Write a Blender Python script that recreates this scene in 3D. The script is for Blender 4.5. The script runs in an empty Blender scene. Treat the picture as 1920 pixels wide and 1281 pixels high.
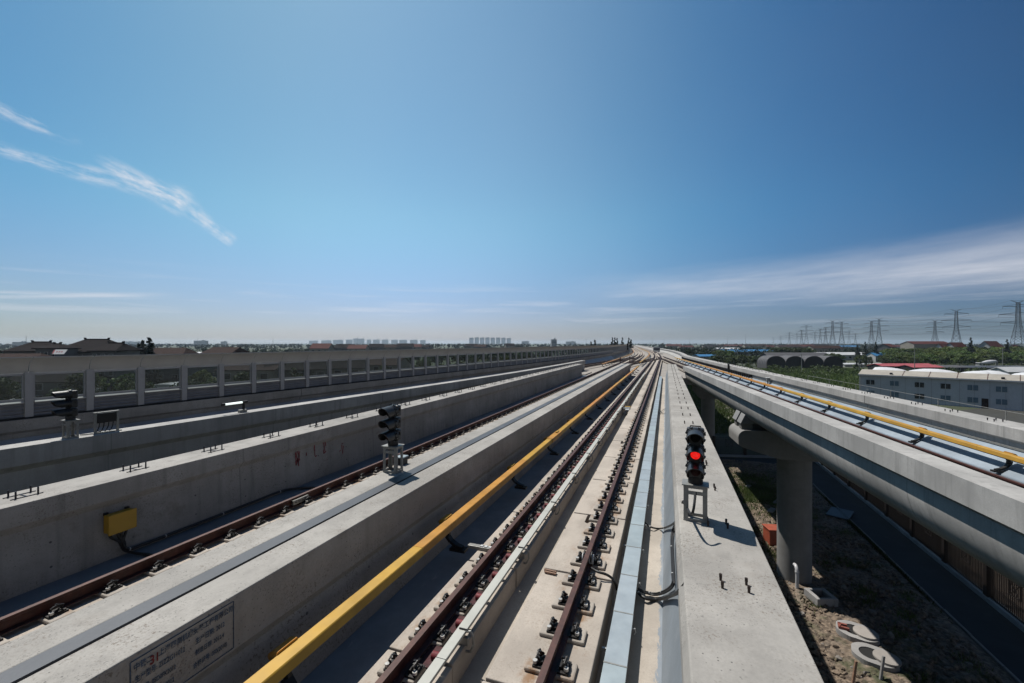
import bpy, bmesh, math, random
import numpy as np
from mathutils import Vector, Matrix
random.seed(7)
S = bpy.context.scene
SUN_E, SKY_E, EXPO, HAZE = 5.0, 0.078, 0.28, 0.8e-4
ALB = 0.57
AIR, DUST, OZ, CLOUD = 1.0, 0.6, 2.5, 9.0
SKY_TINT = (1.0, 1.0, 1.0)
COL = S.collection
TH = math.atan(289.0/800.0); CT, ST = math.cos(TH), math.sin(TH)
F_PX, CXP, HY, CAMZ = 800.0, 960.0, 643.5, 13.2
HOR = CAMZ

def world_at(px, cz, z=0.0):
    """point seen in the photo column px at depth cz, at height z"""
    cx = (px-CXP)/F_PX*cz
    return Vector((cx*CT-cz*ST, cx*ST+cz*CT, z))
def at_level(px, py, h):
    """point on the level h metres under the eye that the photo shows at (px, py)"""
    cz = F_PX*h/(py-HY)
    return world_at(px, cz, CAMZ-h)
def ground_at(px, py): return at_level(px, py, CAMZ)

# ------------------------------------------------------------------ objects
def tag(o, label=None, cat=None, group=None, kind=None):
    if label: o['label'] = label
    if cat: o['category'] = cat
    if group: o['group'] = group
    if kind: o['kind'] = kind
    return o
def thing(name, label, cat, loc=(0, 0, 0), rotz=0.0, group=None):
    o = bpy.data.objects.new(name, None); COL.objects.link(o)
    o.location = loc; o.rotation_euler = (0, 0, rotz); o.empty_display_size = .2
    return tag(o, label, cat, group)
def copy_thing(root, loc, rotz=0.0, scale=None, label=None, group=None):
    r = root.copy(); COL.objects.link(r); r.location = loc; r.rotation_euler = (0, 0, rotz)
    if scale: r.scale = scale if hasattr(scale, '__len__') else (scale,)*3
    if label: r['label'] = label
    if group: r['group'] = group
    for ch in list(root.children):
        c = ch.copy(); COL.objects.link(c); c.parent = r
        for g in list(ch.children):
            d = g.copy(); COL.objects.link(d); d.parent = c
    return r
def part_copy(src, parent, loc, rotz=0.0, name=None):
    c = src.copy(); COL.objects.link(c); c.parent = parent; c.location = loc; c.rotation_euler = (0, 0, rotz)
    for g in list(src.children):
        d = g.copy(); COL.objects.link(d); d.parent = c
    return c

class MB:
    def __init__(s): s.v = []; s.f = []; s.m = []
    def add(s, verts, faces, mi=0):
        b = len(s.v); s.v += [tuple(p) for p in verts]
        for f in faces: s.f.append(tuple(b+i for i in f)); s.m.append(mi)
        return s
    def box(s, c, size, rotz=0.0, mi=0, M=None):
        x, y, z = size[0]/2, size[1]/2, size[2]/2
        p = [Vector((a*x, b*y, d*z)) for d in (-1, 1) for b in (-1, 1) for a in (-1, 1)]
        if M is None: M = Matrix.Rotation(rotz, 3, 'Z')
        p = [M@q+Vector(c) for q in p]
        return s.add(p, [(0, 2, 3, 1), (4, 5, 7, 6), (0, 1, 5, 4), (2, 6, 7, 3), (0, 4, 6, 2), (1, 3, 7, 5)], mi)
    def bar(s, a, b, w, h=None, mi=0):
        a, b = Vector(a), Vector(b); d = b-a; L = d.length
        if L < 1e-6: return s
        d.normalize(); up = Vector((0, 0, 1)) if abs(d.z) < .95 else Vector((0, 1, 0))
        r = d.cross(up).normalized(); u = r.cross(d)
        M = Matrix((r, d, u)).transposed()
        return s.box((a+b)/2, (w, L, h or w), M=M, mi=mi)
    def tube(s, pts, r, n=8, mi=0, caps=True, r2=None):
        pts = [Vector(p) for p in pts]; k = len(pts); rings = []
        prev = None
        for i, p in enumerate(pts):
            t = (pts[min(i+1, k-1)]-pts[max(i-1, 0)]).normalized()
            if prev is None:
                a = Vector((0, 0, 1)) if abs(t.z) < .9 else Vector((1, 0, 0))
                u = t.cross(a).normalized()
            else:
                u = (prev-t*prev.dot(t)).normalized()
            prev = u; w = t.cross(u)
            rr = r if r2 is None else r+(r2-r)*i/(k-1)
            rings.append([p+(u*math.cos(2*math.pi*j/n)+w*math.sin(2*math.pi*j/n))*rr for j in range(n)])
        vs = [q for R in rings for q in R]; fs = []
        for i in range(k-1):
            for j in range(n):
                fs.append((i*n+j, i*n+(j+1) % n, (i+1)*n+(j+1) % n, (i+1)*n+j))
        if caps: fs += [tuple(range(n))[::-1], tuple((k-1)*n+j for j in range(n))]
        return s.add(vs, fs, mi)
    def cyl(s, c, r, h, n=16, mi=0, axis='Z', r2=None):
        c = Vector(c); a = {'X': Vector((1, 0, 0)), 'Y': Vector((0, 1, 0)), 'Z': Vector((0, 0, 1))}[axis]
        return s.tube([c-a*h/2, c+a*h/2], r, n, mi, True, r2)
    def prism(s, poly, y0, y1, mi=0):
        """polygon in x,z extruded along y"""
        n = len(poly)
        vs = [(x, y0, z) for x, z in poly]+[(x, y1, z) for x, z in poly]
        fs = [tuple(range(n)), tuple(range(2*n-1, n-1, -1))]+[(i, i+n, (i+1) % n+n, (i+1) % n) for i in range(n)]
        return s.add(vs, fs, mi)
    def sweep(s, prof, path, mi=0, closed=True, caps=True, mis=None):
        """profile (u right, z up) along a plan path"""
        n, k = len(prof), len(path); vs = []
        for i, (x, y) in enumerate(path):
            a, b = path[max(i-1, 0)], path[min(i+1, k-1)]
            tx, ty = b[0]-a[0], b[1]-a[1]; L = math.hypot(tx, ty); nx, ny = ty/L, -tx/L
            vs += [(x+nx*u, y+ny*u, z) for u, z in prof]
        fs = []; mm = []
        for i in range(k-1):
            for j in range(n if closed else n-1):
                fs.append((i*n+j, (i+1)*n+j, (i+1)*n+(j+1) % n, i*n+(j+1) % n)); mm.append(mis[j] if mis else mi)
        if closed and caps: fs += [tuple(range(n)), tuple((k-1)*n+j for j in range(n))[::-1]]; mm += [mi, mi]
        b0 = len(s.v); s.v += vs
        for f, m_ in zip(fs, mm): s.f.append(tuple(b0+i for i in f)); s.m.append(m_)
        return s
    def build(s, name, mats, parent=None, world=False, smooth=False, bevel=0.0, recalc=True, loc=None):
        me = bpy.data.meshes.new(name)
        off = Vector((0, 0, 0))
        if world and parent is not None:
            p = parent
            while p is not None: off = off+p.location; p = p.parent
        if loc is not None: off = off+Vector(loc)
        me.from_pydata([tuple(Vector(p)-off) for p in s.v], [], s.f)
        mats = mats if isinstance(mats, (list, tuple)) else [mats]
        for m in mats: me.materials.append(m)
        me.polygons.foreach_set('material_index', s.m)
        if recalc:
            bm = bmesh.new(); bm.from_mesh(me); bmesh.ops.recalc_face_normals(bm, faces=bm.faces); bm.to_mesh(me); bm.free()
        if smooth:
            me.polygons.foreach_set('use_smooth', [True]*len(me.polygons))
            me.update()
            try: me.set_sharp_from_angle(angle=math.radians(40))
            except Exception: pass
        o = bpy.data.objects.new(name, me); COL.objects.link(o)
        if parent is not None: o.parent = parent
        if loc is not None: o.location = loc
        if bevel:
            b = o.modifiers.new('edge', 'BEVEL'); b.width = bevel; b.segments = 2; b.limit_method = 'ANGLE'; b.angle_limit = math.radians(40)
        return o

# ------------------------------------------------------------------ materials
class NT:
    def __init__(s, nt): s.nt = nt
    def n(s, typ, **kw):
        x = s.nt.nodes.new(typ)
        for k, v in kw.items(): setattr(x, k, v)
        return x
    def put(s, sock, v):
        if v is None: return
        if isinstance(v, bpy.types.NodeSocket): s.nt.links.new(v, sock)
        elif isinstance(v, (tuple, list)) and len(v) == 3 and sock.type == 'RGBA': sock.default_value = (*v, 1)
        else: sock.default_value = v
    def math(s, op, a, b=None, c=None, clamp=False):
        x = s.n('ShaderNodeMath', operation=op, use_clamp=clamp)
        for i, v in enumerate((a, b, c)): s.put(x.inputs[i], v)
        return x.outputs[0]
    def vmath(s, op, a, b=None, out=0):
        x = s.n('ShaderNodeVectorMath', operation=op); s.put(x.inputs[0], a); s.put(x.inputs[1], b); return x.outputs[out]
    def smooth(s, v, lo, hi, a=0.0, b=1.0):
        x = s.n('ShaderNodeMapRange', interpolation_type='SMOOTHSTEP'); s.put(x.inputs[0], v)
        s.put(x.inputs[1], lo); s.put(x.inputs[2], hi); s.put(x.inputs[3], a); s.put(x.inputs[4], b); return x.outputs[0]
    def mix(s, f, a, b, mode='MIX'):
        x = s.n('ShaderNodeMix', data_type='RGBA', blend_type=mode); s.put(x.inputs[0], f); s.put(x.inputs[6], a); s.put(x.inputs[7], b); return x.outputs[2]
    def noise(s, vec, scale, detail=4, rough=.55, out=0):
        x = s.n('ShaderNodeTexNoise'); s.put(x.inputs['Vector'], vec); x.inputs['Scale'].default_value = scale
        x.inputs['Detail'].default_value = detail; x.inputs['Roughness'].default_value = rough; return x.outputs[out]
    def scale(s, vec, sx, sy, sz):
        return s.vmath('MULTIPLY', vec, (sx, sy, sz))

def new_mat(name):
    m = bpy.data.materials.new(name); m.use_nodes = True
    return m, NT(m.node_tree), m.node_tree.nodes['Principled BSDF']
def world_pos(t): return t.n('ShaderNodeNewGeometry').outputs['Position']

def concrete(name, base, var=.16, pits=.5, stain=(.23, .19, .15), stain_amt=.25, streak=.0, rough=.88, bump=.25, pit_scale=26.0, speck=0.0, seams=0.0, holes=False):
    base = tuple(x*ALB for x in base); stain = tuple(x*ALB for x in stain)
    m, t, b = new_mat(name); P = world_pos(t)
    big = t.noise(P, .55, 5, .6); mid = t.noise(P, 3.3, 6, .65); fine = t.noise(P, 42, 3, .6)
    d = tuple(c*(1-var*1.6) for c in base); l = tuple(min(1, c*(1+var)) for c in base)
    c = t.mix(t.smooth(big, .3, .72), d, l)
    c = t.mix(t.smooth(mid, .35, .8, 0, .55), c, tuple(x*.72 for x in base))
    c = t.mix(t.math('MULTIPLY', t.smooth(t.noise(P, 1.4, 7, .7), .56, .72), stain_amt), c, stain)
    c = t.mix(t.smooth(fine, .3, .75, 0, .28), c, tuple(x*.55 for x in base))
    if seams:
        sx = t.n('ShaderNodeSeparateXYZ'); t.put(sx.inputs[0], P)
        fr = t.math('ABSOLUTE', t.math('SUBTRACT', t.math('FRACT', t.math('DIVIDE', sx.outputs[1], seams)), .5))
        c = t.mix(t.math('MULTIPLY', t.smooth(fr, .0042, .0018), .6), c, tuple(x*.4 for x in base))
        pn_ = t.noise(t.scale(P, 0, 1.0/seams*1.7, 0), 1.0, 0)
        c = t.mix(t.smooth(pn_, .35, .65, 0, .22), c, tuple(x*.6 for x in base))
    if holes:
        hx = t.n('ShaderNodeSeparateXYZ'); t.put(hx.inputs[0], P); hk = None
        dy = t.math('MULTIPLY', t.math('SUBTRACT', t.math('FRACT', t.math('DIVIDE', hx.outputs[1], 1.15)), .5), 1.15)
        for z_ in (9.52, 9.92):
            dz = t.math('SUBTRACT', hx.outputs[2], z_)
            q_ = t.smooth(t.math('SQRT', t.math('ADD', t.math('MULTIPLY', dy, dy), t.math('MULTIPLY', dz, dz))), .024, .012); hk = q_ if hk is None else t.math('MAXIMUM', hk, q_)
        c = t.mix(t.math('MULTIPLY', hk, .85), c, tuple(x*.12 for x in base))
    if streak:
        sv = t.noise(t.scale(P, 5.5, 5.5, .35), 1.0, 4, .6)
        c = t.mix(t.math('MULTIPLY', t.smooth(sv, .5, .72), streak), c, tuple(x*.45 for x in base))
        sv2 = t.noise(t.scale(P, 2.1, 2.1, .12), 1.0, 3, .6)
        c = t.mix(t.math('MULTIPLY', t.smooth(sv2, .52, .66), streak*.7), c, tuple(x*.6 for x in base))
    if pits:
        vo = t.n('ShaderNodeTexVoronoi'); t.put(vo.inputs['Vector'], P); vo.inputs['Scale'].default_value = pit_scale
        sel = t.smooth(t.noise(P, 2.2, 3, .6), .42, .6)
        pit = t.math('MULTIPLY', t.math('MULTIPLY', t.smooth(vo.outputs['Distance'], .2, .06), sel), pits)
        c = t.mix(pit, c, tuple(x*.22 for x in base))
    if speck:
        zone = t.smooth(t.noise(P, 1.15, 6, .68), .44, .60); grit = t.smooth(t.noise(P, 30, 4, .75), .52, .64)
        c = t.mix(t.math('MULTIPLY', t.math('MULTIPLY', zone, grit), speck), c, tuple(x*k for x, k in zip(base, (.40, .33, .27))))
        zone2 = t.smooth(t.noise(P, 2.6, 4, .6), .46, .62); grit2 = t.smooth(t.noise(P, 75, 2, .6), .58, .68)
        c = t.mix(t.math('MULTIPLY', t.math('MULTIPLY', zone2, grit2), speck*.8), c, tuple(x*.3 for x in base))
        lo2 = t.smooth(t.noise(t.scale(P, 1.6, .5, 1), 1.0, 5, .65), .48, .7, 0, .35)
        c = t.mix(lo2, c, tuple(x*1.22 for x in base))
    t.put(b.inputs['Base Color'], c); b.inputs['Roughness'].default_value = rough
    bp = t.n('ShaderNodeBump'); bp.inputs['Strength'].default_value = bump; bp.inputs['Distance'].default_value = .01
    t.put(bp.inputs['Height'], t.math('ADD', t.math('MULTIPLY', mid, .7), t.math('MULTIPLY', fine, .5))); t.put(b.inputs['Normal'], bp.outputs[0])
    return m
def plain(name, base, rough=.5, metal=0.0, var=.12, scale=6.0, bump=0.0, rnd=0.0, spec=.5):
    base = tuple(x*ALB for x in base)
    m, t, b = new_mat(name); P = world_pos(t)
    n1 = t.noise(P, scale, 4, .6)
    c = t.mix(t.smooth(n1, .3, .7), tuple(x*(1-var) for x in base), tuple(min(1, x*(1+var)) for x in base))
    if rnd:
        r = t.n('ShaderNodeObjectInfo').outputs['Random']
        h = t.n('ShaderNodeHueSaturation'); t.put(h.inputs['Color'], c)
        t.put(h.inputs['Value'], t.math('ADD', 1-rnd, t.math('MULTIPLY', r, 2*rnd)))
        t.put(h.inputs['Hue'], t.math('ADD', .485, t.math('MULTIPLY', t.math('FRACT', t.math('MULTIPLY', r, 7.3)), .03)))
        c = h.outputs[0]
    t.put(b.inputs['Base Color'], c); b.inputs['Metallic'].default_value = metal
    b.inputs['Specular IOR Level'].default_value = spec
    t.put(b.inputs['Roughness'], t.smooth(t.noise(P, scale*3, 3), .2, .8, max(0, rough-.08), min(1, rough+.1)))
    if bump:
        bp = t.n('ShaderNodeBump'); bp.inputs['Strength'].default_value = bump; bp.inputs['Distance'].default_value = .02
        t.put(bp.inputs['Height'], n1); t.put(b.inputs['Normal'], bp.outputs[0])
    return m

M = {}
M['wall'] = concrete('wall_concrete', (.495, .47, .43), pits=1.0, streak=.28, stain_amt=.4, speck=1.0, pit_scale=19.0, holes=True)
M['wall_s'] = concrete('streaked_concrete', (.58, .565, .54), pits=.4, streak=.5, stain_amt=.16, seams=4.9)
M['wall_b'] = concrete('stained_parapet_concrete', (.50, .475, .44), pits=.8, streak=.5, stain=(.17, .12, .08), stain_amt=.55, seams=4.9, holes=True, speck=.8, pit_scale=19.0)
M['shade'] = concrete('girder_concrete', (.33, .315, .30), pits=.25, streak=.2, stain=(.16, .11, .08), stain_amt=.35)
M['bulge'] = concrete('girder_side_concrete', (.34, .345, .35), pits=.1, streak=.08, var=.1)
M['plinth'] = concrete('plinth_concrete', (.62, .545, .465), pits=.5, speck=.45, stain=(.30, .19, .10), stain_amt=.32)
def rusty(m):
    t = NT(m.node_tree); b = m.node_tree.nodes['Principled BSDF']; P = world_pos(t); old = b.inputs['Base Color'].links[0].from_socket
    x = t.n('ShaderNodeSeparateXYZ'); t.put(x.inputs[0], P); k = None
    for u in (-1.19, -2.70, -7.70):
        d = t.smooth(t.math('ABSOLUTE', t.math('SUBTRACT', x.outputs[0], u-.03)), .42, .14); k = d if k is None else t.math('MAXIMUM', k, d)
    g = t.smooth(t.noise(t.scale(P, 3.0, 2.2, 1), 1.0, 6, .7), .50, .66)
    c = t.mix(t.math('MULTIPLY', t.math('MULTIPLY', k, g), .9), old, (.20*ALB*1.6, .105*ALB*1.6, .045*ALB*1.6))
    dust = t.smooth(t.noise(t.scale(P, 2.0, .7, 1), 1.0, 5, .65), .45, .75, 0, .35)
    t.put(b.inputs['Base Color'], t.mix(t.math('MULTIPLY', k, dust), c, (.10, .065, .05)))
rusty(M['plinth'])
M['pad'] = concrete('pad_concrete', (.57, .51, .44), pits=.2, pit_scale=40)
M['deck'] = concrete('deck_concrete', (.46, .42, .375), pits=.35)
M['pier'] = concrete('pier_concrete', (.33, .325, .315), pits=.15, streak=.12, var=.1)
M['paint'] = concrete('blue_grey_floor_paint', (.225, .255, .29), pits=.1, stain=(.36, .36, .36), stain_amt=.16, rough=.6, bump=.12)
M['haunch_c'] = concrete('brushed_haunch_paint', (.31, .35, .385), pits=.1, stain=(.5, .5, .5), stain_amt=.35, rough=.6, bump=.12)
M['haunch_e'] = concrete('lifted_haunch_paint', (.55, .58, .61), pits=.1, rough=.6, bump=.12)  # haunch paint lightened to make up for weak skylight on this shaded side
M['haunch'] = concrete('blue_grey_haunch_paint', (.36, .43, .50), pits=.1, stain=(.5, .5, .5), stain_amt=.2, rough=.6, bump=.12)
M['rail'] = plain('rusty_rail_steel', (.085, .020, .012), .62, .1, .3, 9, bump=.1)
M['railtop'] = plain('rail_head_steel', (.11, .045, .032), .55, .15, .25, 9)
rusty(M['pad'])
M['iron'] = plain('black_iron', (.02, .018, .018), .5, .3, .3, 30)
M['primer'] = plain('shaded_red_primer', (.055, .007, .010), .8, 0, .4, 14)  # red primer darkened, with the rail's shadow put into its colour
M['primer_red'] = plain('bright_red_primer', (.20, .010, .018), .7, 0, .3, 14)
M['washer'] = plain('white_washer', (.72, .70, .66), .35, .3, .05)
M['spring'] = plain('spring_steel', (.05, .045, .045), .3, .8, .2, 30)
M['white_bar'] = plain('white_guide_bar_paint', (.60, .60, .54), .55, 0, .07, 3)
M['yellow'] = plain('yellow_cover_plastic', (.62, .315, .040), .5, 0, .16, 1.7, rnd=.03)
M['yellow_box'] = plain('yellow_box_paint', (.58, .33, .02), .5, 0, .06, 4)
M['tray'] = plain('pale_blue_tray_cover', (.39, .455, .495), .5, 0, .10, 3.0, rnd=.07)
M['galv'] = plain('galvanised_steel', (.36, .355, .33), .5, .35, .12, 12)
M['black'] = plain('black_signal_paint', (.022, .022, .023), .42, 0, .15, 8)
M['cable'] = plain('black_cable_rubber', (.014, .013, .013), .55, 0, .2, 20)
M['tie'] = plain('white_cable_tie', (.7, .7, .68), .5, 0, .05)
M['strip'] = concrete('grey_joint_strip', (.088, .096, .112), pits=0, var=.2, stain=(.20, .215, .24), stain_amt=.5, rough=.55)
M['gap'] = plain('dark_joint_gap', (.012, .012, .012), .9, 0, .1)
M['post'] = plain('barrier_post_paint', (.44, .44, .455), .5, .1, .05, 3)
M['louvre'] = plain('barrier_louvre_metal', (.24, .245, .265), .5, .1, .1, 3)
M['panel'] = plain('barrier_curved_panel_paint', (.56, .54, .51), .55, 0, .06, 1.5)
M['fence'] = plain('black_brown_fence_paint', (.018, .013, .011), .5, .2, .2, 10)
M['kerb'] = concrete('pale_kerb_concrete', (.36, .42, .48), pits=.1)
M['wood'] = plain('weathered_wood', (.34, .20, .13), .75, 0, .25, 12)
M['white'] = plain('white_plastic', (.75, .76, .76), .4, 0, .06, 3)
M['orange'] = plain('orange_paint', (.42, .085, .035), .6, 0, .15, 4)
M['brick'] = plain('red_brick', (.28, .075, .05), .8, 0, .25, 20)
M['pipe'] = plain('white_pipe_plastic', (.66, .66, .68), .35, 0, .05)
M['pylon'] = plain('pylon_steel', (.17, .185, .21), .5, .4, .1, .4)
M['wire'] = plain('power_wire', (.10, .11, .12), .5, .3, .1, .5)
M['trunk'] = plain('tree_bark', (.07, .052, .04), .9, 0, .25, 6)
def leaves(name, base, var=.35, spec=.25, thru=.25):
    base = tuple(x*ALB for x in base)
    m, t, b = new_mat(name)
    r = t.n('ShaderNodeObjectInfo').outputs['Random']; P = world_pos(t)
    n1 = t.noise(P, .7, 3, .6); n2 = t.noise(P, 3.1, 2, .6)
    c = t.mix(t.smooth(n1, .3, .7), tuple(x*(1-var) for x in base), tuple(x*(1+var) for x in base))
    c = t.mix(t.smooth(n2, .4, .75, 0, .5), c, (base[0]*1.5, base[1]*1.25, base[2]*.8))
    h = t.n('ShaderNodeHueSaturation'); t.put(h.inputs['Color'], c)
    t.put(h.inputs['Value'], t.math('ADD', .7, t.math('MULTIPLY', r, .65)))
    t.put(h.inputs['Hue'], t.math('ADD', .475, t.math('MULTIPLY', t.math('FRACT', t.math('MULTIPLY', r, 5.7)), .045)))
    t.put(b.inputs['Base Color'], h.outputs[0]); b.inputs['Roughness'].default_value = .6
    b.inputs['Specular IOR Level'].default_value = spec
    tr = t.n('ShaderNodeBsdfTranslucent'); t.put(tr.inputs[0], h.outputs[0])
    mx = t.n('ShaderNodeMixShader'); mx.inputs[0].default_value = thru
    t.put(mx.inputs[1], b.outputs[0]); t.put(mx.inputs[2], tr.outputs[0])
    t.put(m.node_tree.nodes['Material Output'].inputs[0], mx.outputs[0])
    return m
M['leaf'] = leaves('broad_leaves', (.068, .105, .034))
M['leaf_bright'] = leaves('bright_leaves', (.125, .19, .045))
M['leaf_dark'] = leaves('conifer_needles', (.020, .036, .022))
M['leaf_far'] = leaves('distant_leaves', (.026, .040, .022), .3, .0, .0)
M['grassy'] = leaves('grass_blades', (.10, .14, .04))
def glass_mat():
    m, t, b = new_mat('tinted_barrier_glass'); nt = m.node_tree
    tr = t.n('ShaderNodeBsdfTransparent'); tr.inputs[0].default_value = (.66, .70, .70, 1)
    gl = t.n('ShaderNodeBsdfGlossy'); gl.inputs['Roughness'].default_value = .08; gl.inputs[0].default_value = (.8, .85, .9, 1)
    mx = t.n('ShaderNodeMixShader'); mx.inputs[0].default_value = .04
    t.put(mx.inputs[1], tr.outputs[0]); t.put(mx.inputs[2], gl.outputs[0]); t.put(nt.nodes['Material Output'].inputs[0], mx.outputs[0])
    return m
M['glass'] = glass_mat()
def emit(name, col, st, base=(.1, .01, .01)):
    m, t, b = new_mat(name); t.put(b.inputs['Base Color'], base); b.inputs['Roughness'].default_value = .25
    P = t.n('ShaderNodeTexCoord').outputs['Object']
    vo = t.n('ShaderNodeTexVoronoi'); t.put(vo.inputs['Vector'], P); vo.inputs['Scale'].default_value = 60
    t.put(b.inputs['Emission Color'], t.mix(t.smooth(vo.outputs['Distance'], .1, .6, 0, .5), col, tuple(x*.4 for x in col)))
    b.inputs['Emission Strength'].default_value = st
    return m
M['red_lamp'] = emit('lit_red_lamp', (1, .014, .010), .85)
M['lens_dark'] = plain('dark_red_lens', (.035, .004, .004), .5, 0, .2, 20, spec=.15)
M['lens_black'] = plain('dark_lens', (.006, .006, .007), .5, 0, .2, 20, spec=.1)
M['tube'] = emit('fluorescent_tube', (.9, 1, .95), 1.0, (.8, .85, .82))
def floor_mat():
    """trough floor: bare sandy concrete, blue-grey waterproof paint by both walls with a ragged brushed edge"""
    m = concrete('trough_floor', (.60, .53, .45), pits=.35, stain=(.30, .25, .2), stain_amt=.3)
    t = NT(m.node_tree); b = m.node_tree.nodes['Principled BSDF']; P = world_pos(t)
    old = b.inputs['Base Color'].links[0].from_socket
    x = t.n('ShaderNodeSeparateXYZ'); t.put(x.inputs[0], P)
    w = t.math('MULTIPLY', t.math('SUBTRACT', t.noise(t.scale(P, 11, 2.6, 1), 1.0, 9, .8), .5), .34)
    xx = t.math('ADD', x.outputs[0], w)
    f = t.math('MAXIMUM', t.smooth(xx, -.105, -.085), t.smooth(xx, -3.02, -3.06))
    pn = t.noise(P, 2.0, 5, .65)
    pc = t.mix(t.smooth(pn, .35, .7), (.160, .180, .202), (.20, .222, .243))
    pc = t.mix(t.smooth(t.noise(t.scale(P, 10, 3, 1), 1.0, 5, .7), .6, .72, 0, .5), pc, (.33, .33, .33))
    t.put(b.inputs['Base Color'], t.mix(f, old, pc))
    return m
M['floor'] = floor_mat()
# ------------------------------------------------------------------ plan paths
def zz(h): return CAMZ-h
def prof(pts): return [(u, zz(h)) for u, h in pts]
def off(y):
    if y < 100: return 0.0
    if y < 187: return -(y-100)**2/2000.0
    return -(87**2/2000.0)-.087*(y-187)
def yrange(y0, y1):
    ys = [y0]; 
    for y in list(range(-10, 60, 10))+list(range(60, 240, 6))+list(range(240, 1500, 40)):
        if y0+.5 < y < y1-.5: ys.append(float(y))
    return ys+[y1]
def main_path(y0, y1): return [(off(y), y) for y in yrange(y0, y1)]
PFX, PFY = -math.sin(math.radians(4.862)), math.cos(math.radians(4.862))
def right_path(t0, t1, step=8.0):
    n = max(1, int((t1-t0)/step)); return [(PFX*(t0+(t1-t0)*i/n), PFY*(t0+(t1-t0)*i/n)) for i in range(n+1)]
def interp(tab, y):
    if y <= tab[0][0]:
        (a, b), (c, d) = tab[0], tab[1]; return b+(d-b)*(y-a)/(c-a)
    for i in range(len(tab)-1):
        if y <= tab[i+1][0]:
            a, b = tab[i]; c, d = tab[i+1]
            p = tab[max(i-1, 0)]; q = tab[min(i+2, len(tab)-1)]
            h = c-a; s = (y-a)/h
            m0 = (d-p[1])/(c-p[0])*h; m1 = (q[1]-b)/(q[0]-a)*h
            return (2*s**3-3*s**2+1)*b+(s**3-2*s**2+s)*m0+(-2*s**3+3*s**2)*d+(s**3-s**2)*m1
    return tab[-1][1]
E_TAB = [(-15, -22.36), (7.3, -20.05), (15.7, -19.2), (44.8, -16.2), (60, -14.95), (80, -13.8), (110, -13.0), (150, -13.7), (200, -16.0), (320, -25.9), (1500, -129.0)]
D_TAB = [(-15, -16.55), (5.3, -14.65), (11.5, -14.08), (33, -12.05), (51, -11.25), (64, -11.0)]
def e_x(y): return interp(E_TAB, y)
def d_x(y): return interp(D_TAB, y)
def fpath(fn, y0, y1, step=4.0):
    n = max(1, int((y1-y0)/step)); return [(fn(y0+(y1-y0)*i/n), y0+(y1-y0)*i/n) for i in range(n+1)]
def g_x(y):
    a = (11.0-.0847*y)/.9964; b = 3.3+off(y)
    w = min(1, max(0, (y-84)/14.0)); w = w*w*(3-2*w)
    return a*(1-w)+b*w

# ------------------------------------------------------------------ central trough viaduct
SY = -8.0
v = thing('trough_viaduct', 'central concrete trough viaduct carrying the track nearest the lit red signal', 'viaduct', (-1.93, 0, zz(4.6)))
A_R = prof([(-4.03, 2.5), (-4.03, 3.04), (-4.12, 3.17), (-3.99, 3.93), (-3.99, 4.62), (-4.5, 4.62), (-4.50, 2.5)])
MB().sweep(A_R, [(0, SY), (0, 27.0)]).build('parapet_wall', M['wall'], v, True, bevel=.012)
MB().sweep(A_R, [(0, 27.03), (0, 53.8)]).build('parapet_wall', M['wall'], v, True, bevel=.012)
C_P = prof([(.176, 2.5), (.128, 2.62), (.128, 2.9), (.22, 3.05), (.15, 3.14), (-.045, 3.93), (-.045, 4.6), (.45, 4.5), (.72, 4.2), (.82, 3.7), (.85, 3.2), (1.098, 2.98), (1.098, 2.5)])
for a, b in ((SY, 26.5), (26.53, 53.9)):
    MB().sweep(C_P, [(0, a), (0, b)]).build('parapet_wall', M['wall'], v, True, bevel=.012)
MB().sweep(prof([(.171, 3.02), (.146, 3.135), (-.05, 3.925), (-.05, 3.945), (-.04, 3.945), (.16, 3.14)]), [(0, SY), (0, 53.7)]).build('painted_haunch', M['haunch_c'], v, True)
MB().sweep(prof([(-3.985, 3.93), (-.05, 3.93), (-.05, 4.45), (-3.985, 4.45)]), [(0, SY), (0, 52.0)]).build('floor_slab', M['floor'], v, True)
MB().sweep(prof([(-4.735, 2.497), (-4.532, 2.497), (-4.532, 2.56), (-4.735, 2.56)]), [(0, SY), (0, 53.7)]).build('joint_cover_strip', M['strip'], v, True)
MB().sweep(prof([(-4.532, 2.53), (-4.50, 2.53), (-4.50, 2.6), (-4.532, 2.6)]), [(0, SY), (0, 53.6)]).build('joint_gap', M['gap'], v, True)
# plinths in lengths with gaps
def plinth(v, path_fn, u0, u1, h0, h1, y0, y1, seg, gap, ph, mat, notch=None, lim=60):
    y = y0-ph; k = 0
    while y < y1 and k < lim:
        a, b = y, min(y1, y+seg-gap)
        if b > y0:
            a = max(a, y0); mb = MB()
            if notch and k % notch == 1:
                # a tapering drain pit on the far end of the block, towards the middle channel
                x0, x1, zt, zb = u0, u1, zz(h0), zz(h1); nx0, nx1, L = u0+.30, u0+.52, .42
                c1 = [(x0, a), (x1, a), (x1, b), (nx1, b), (nx0+.06, b-L), (nx0, b-L+.04), (nx0, b), (x0, b)]
                n = len(c1)
                mb.add([(x, y_, zt) for x, y_ in c1]+[(x, y_, zb) for x, y_ in c1],
                       [tuple(range(n)), tuple(range(2*n-1, n-1, -1))]+[(i, (i+1) % n, (i+1) % n+n, i+n) for i in range(n)])
            else:
                jig = random.uniform(-.012, .012)
                mb.sweep(prof([(u0+jig, h0), (u1+jig, h0), (u1+jig, h1), (u0+jig, h1)]), path_fn(a, b))
            mb.build('track_plinth', mat, v, True, bevel=.012)
        y += seg; k += 1
straight = lambda a, b: [(0, a), (0, b)]
plinth(v, straight, -3.10, -2.25, 3.62, 4.0, SY+6, 52.0, 2.18, .035, .25, M['plinth'])
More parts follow.
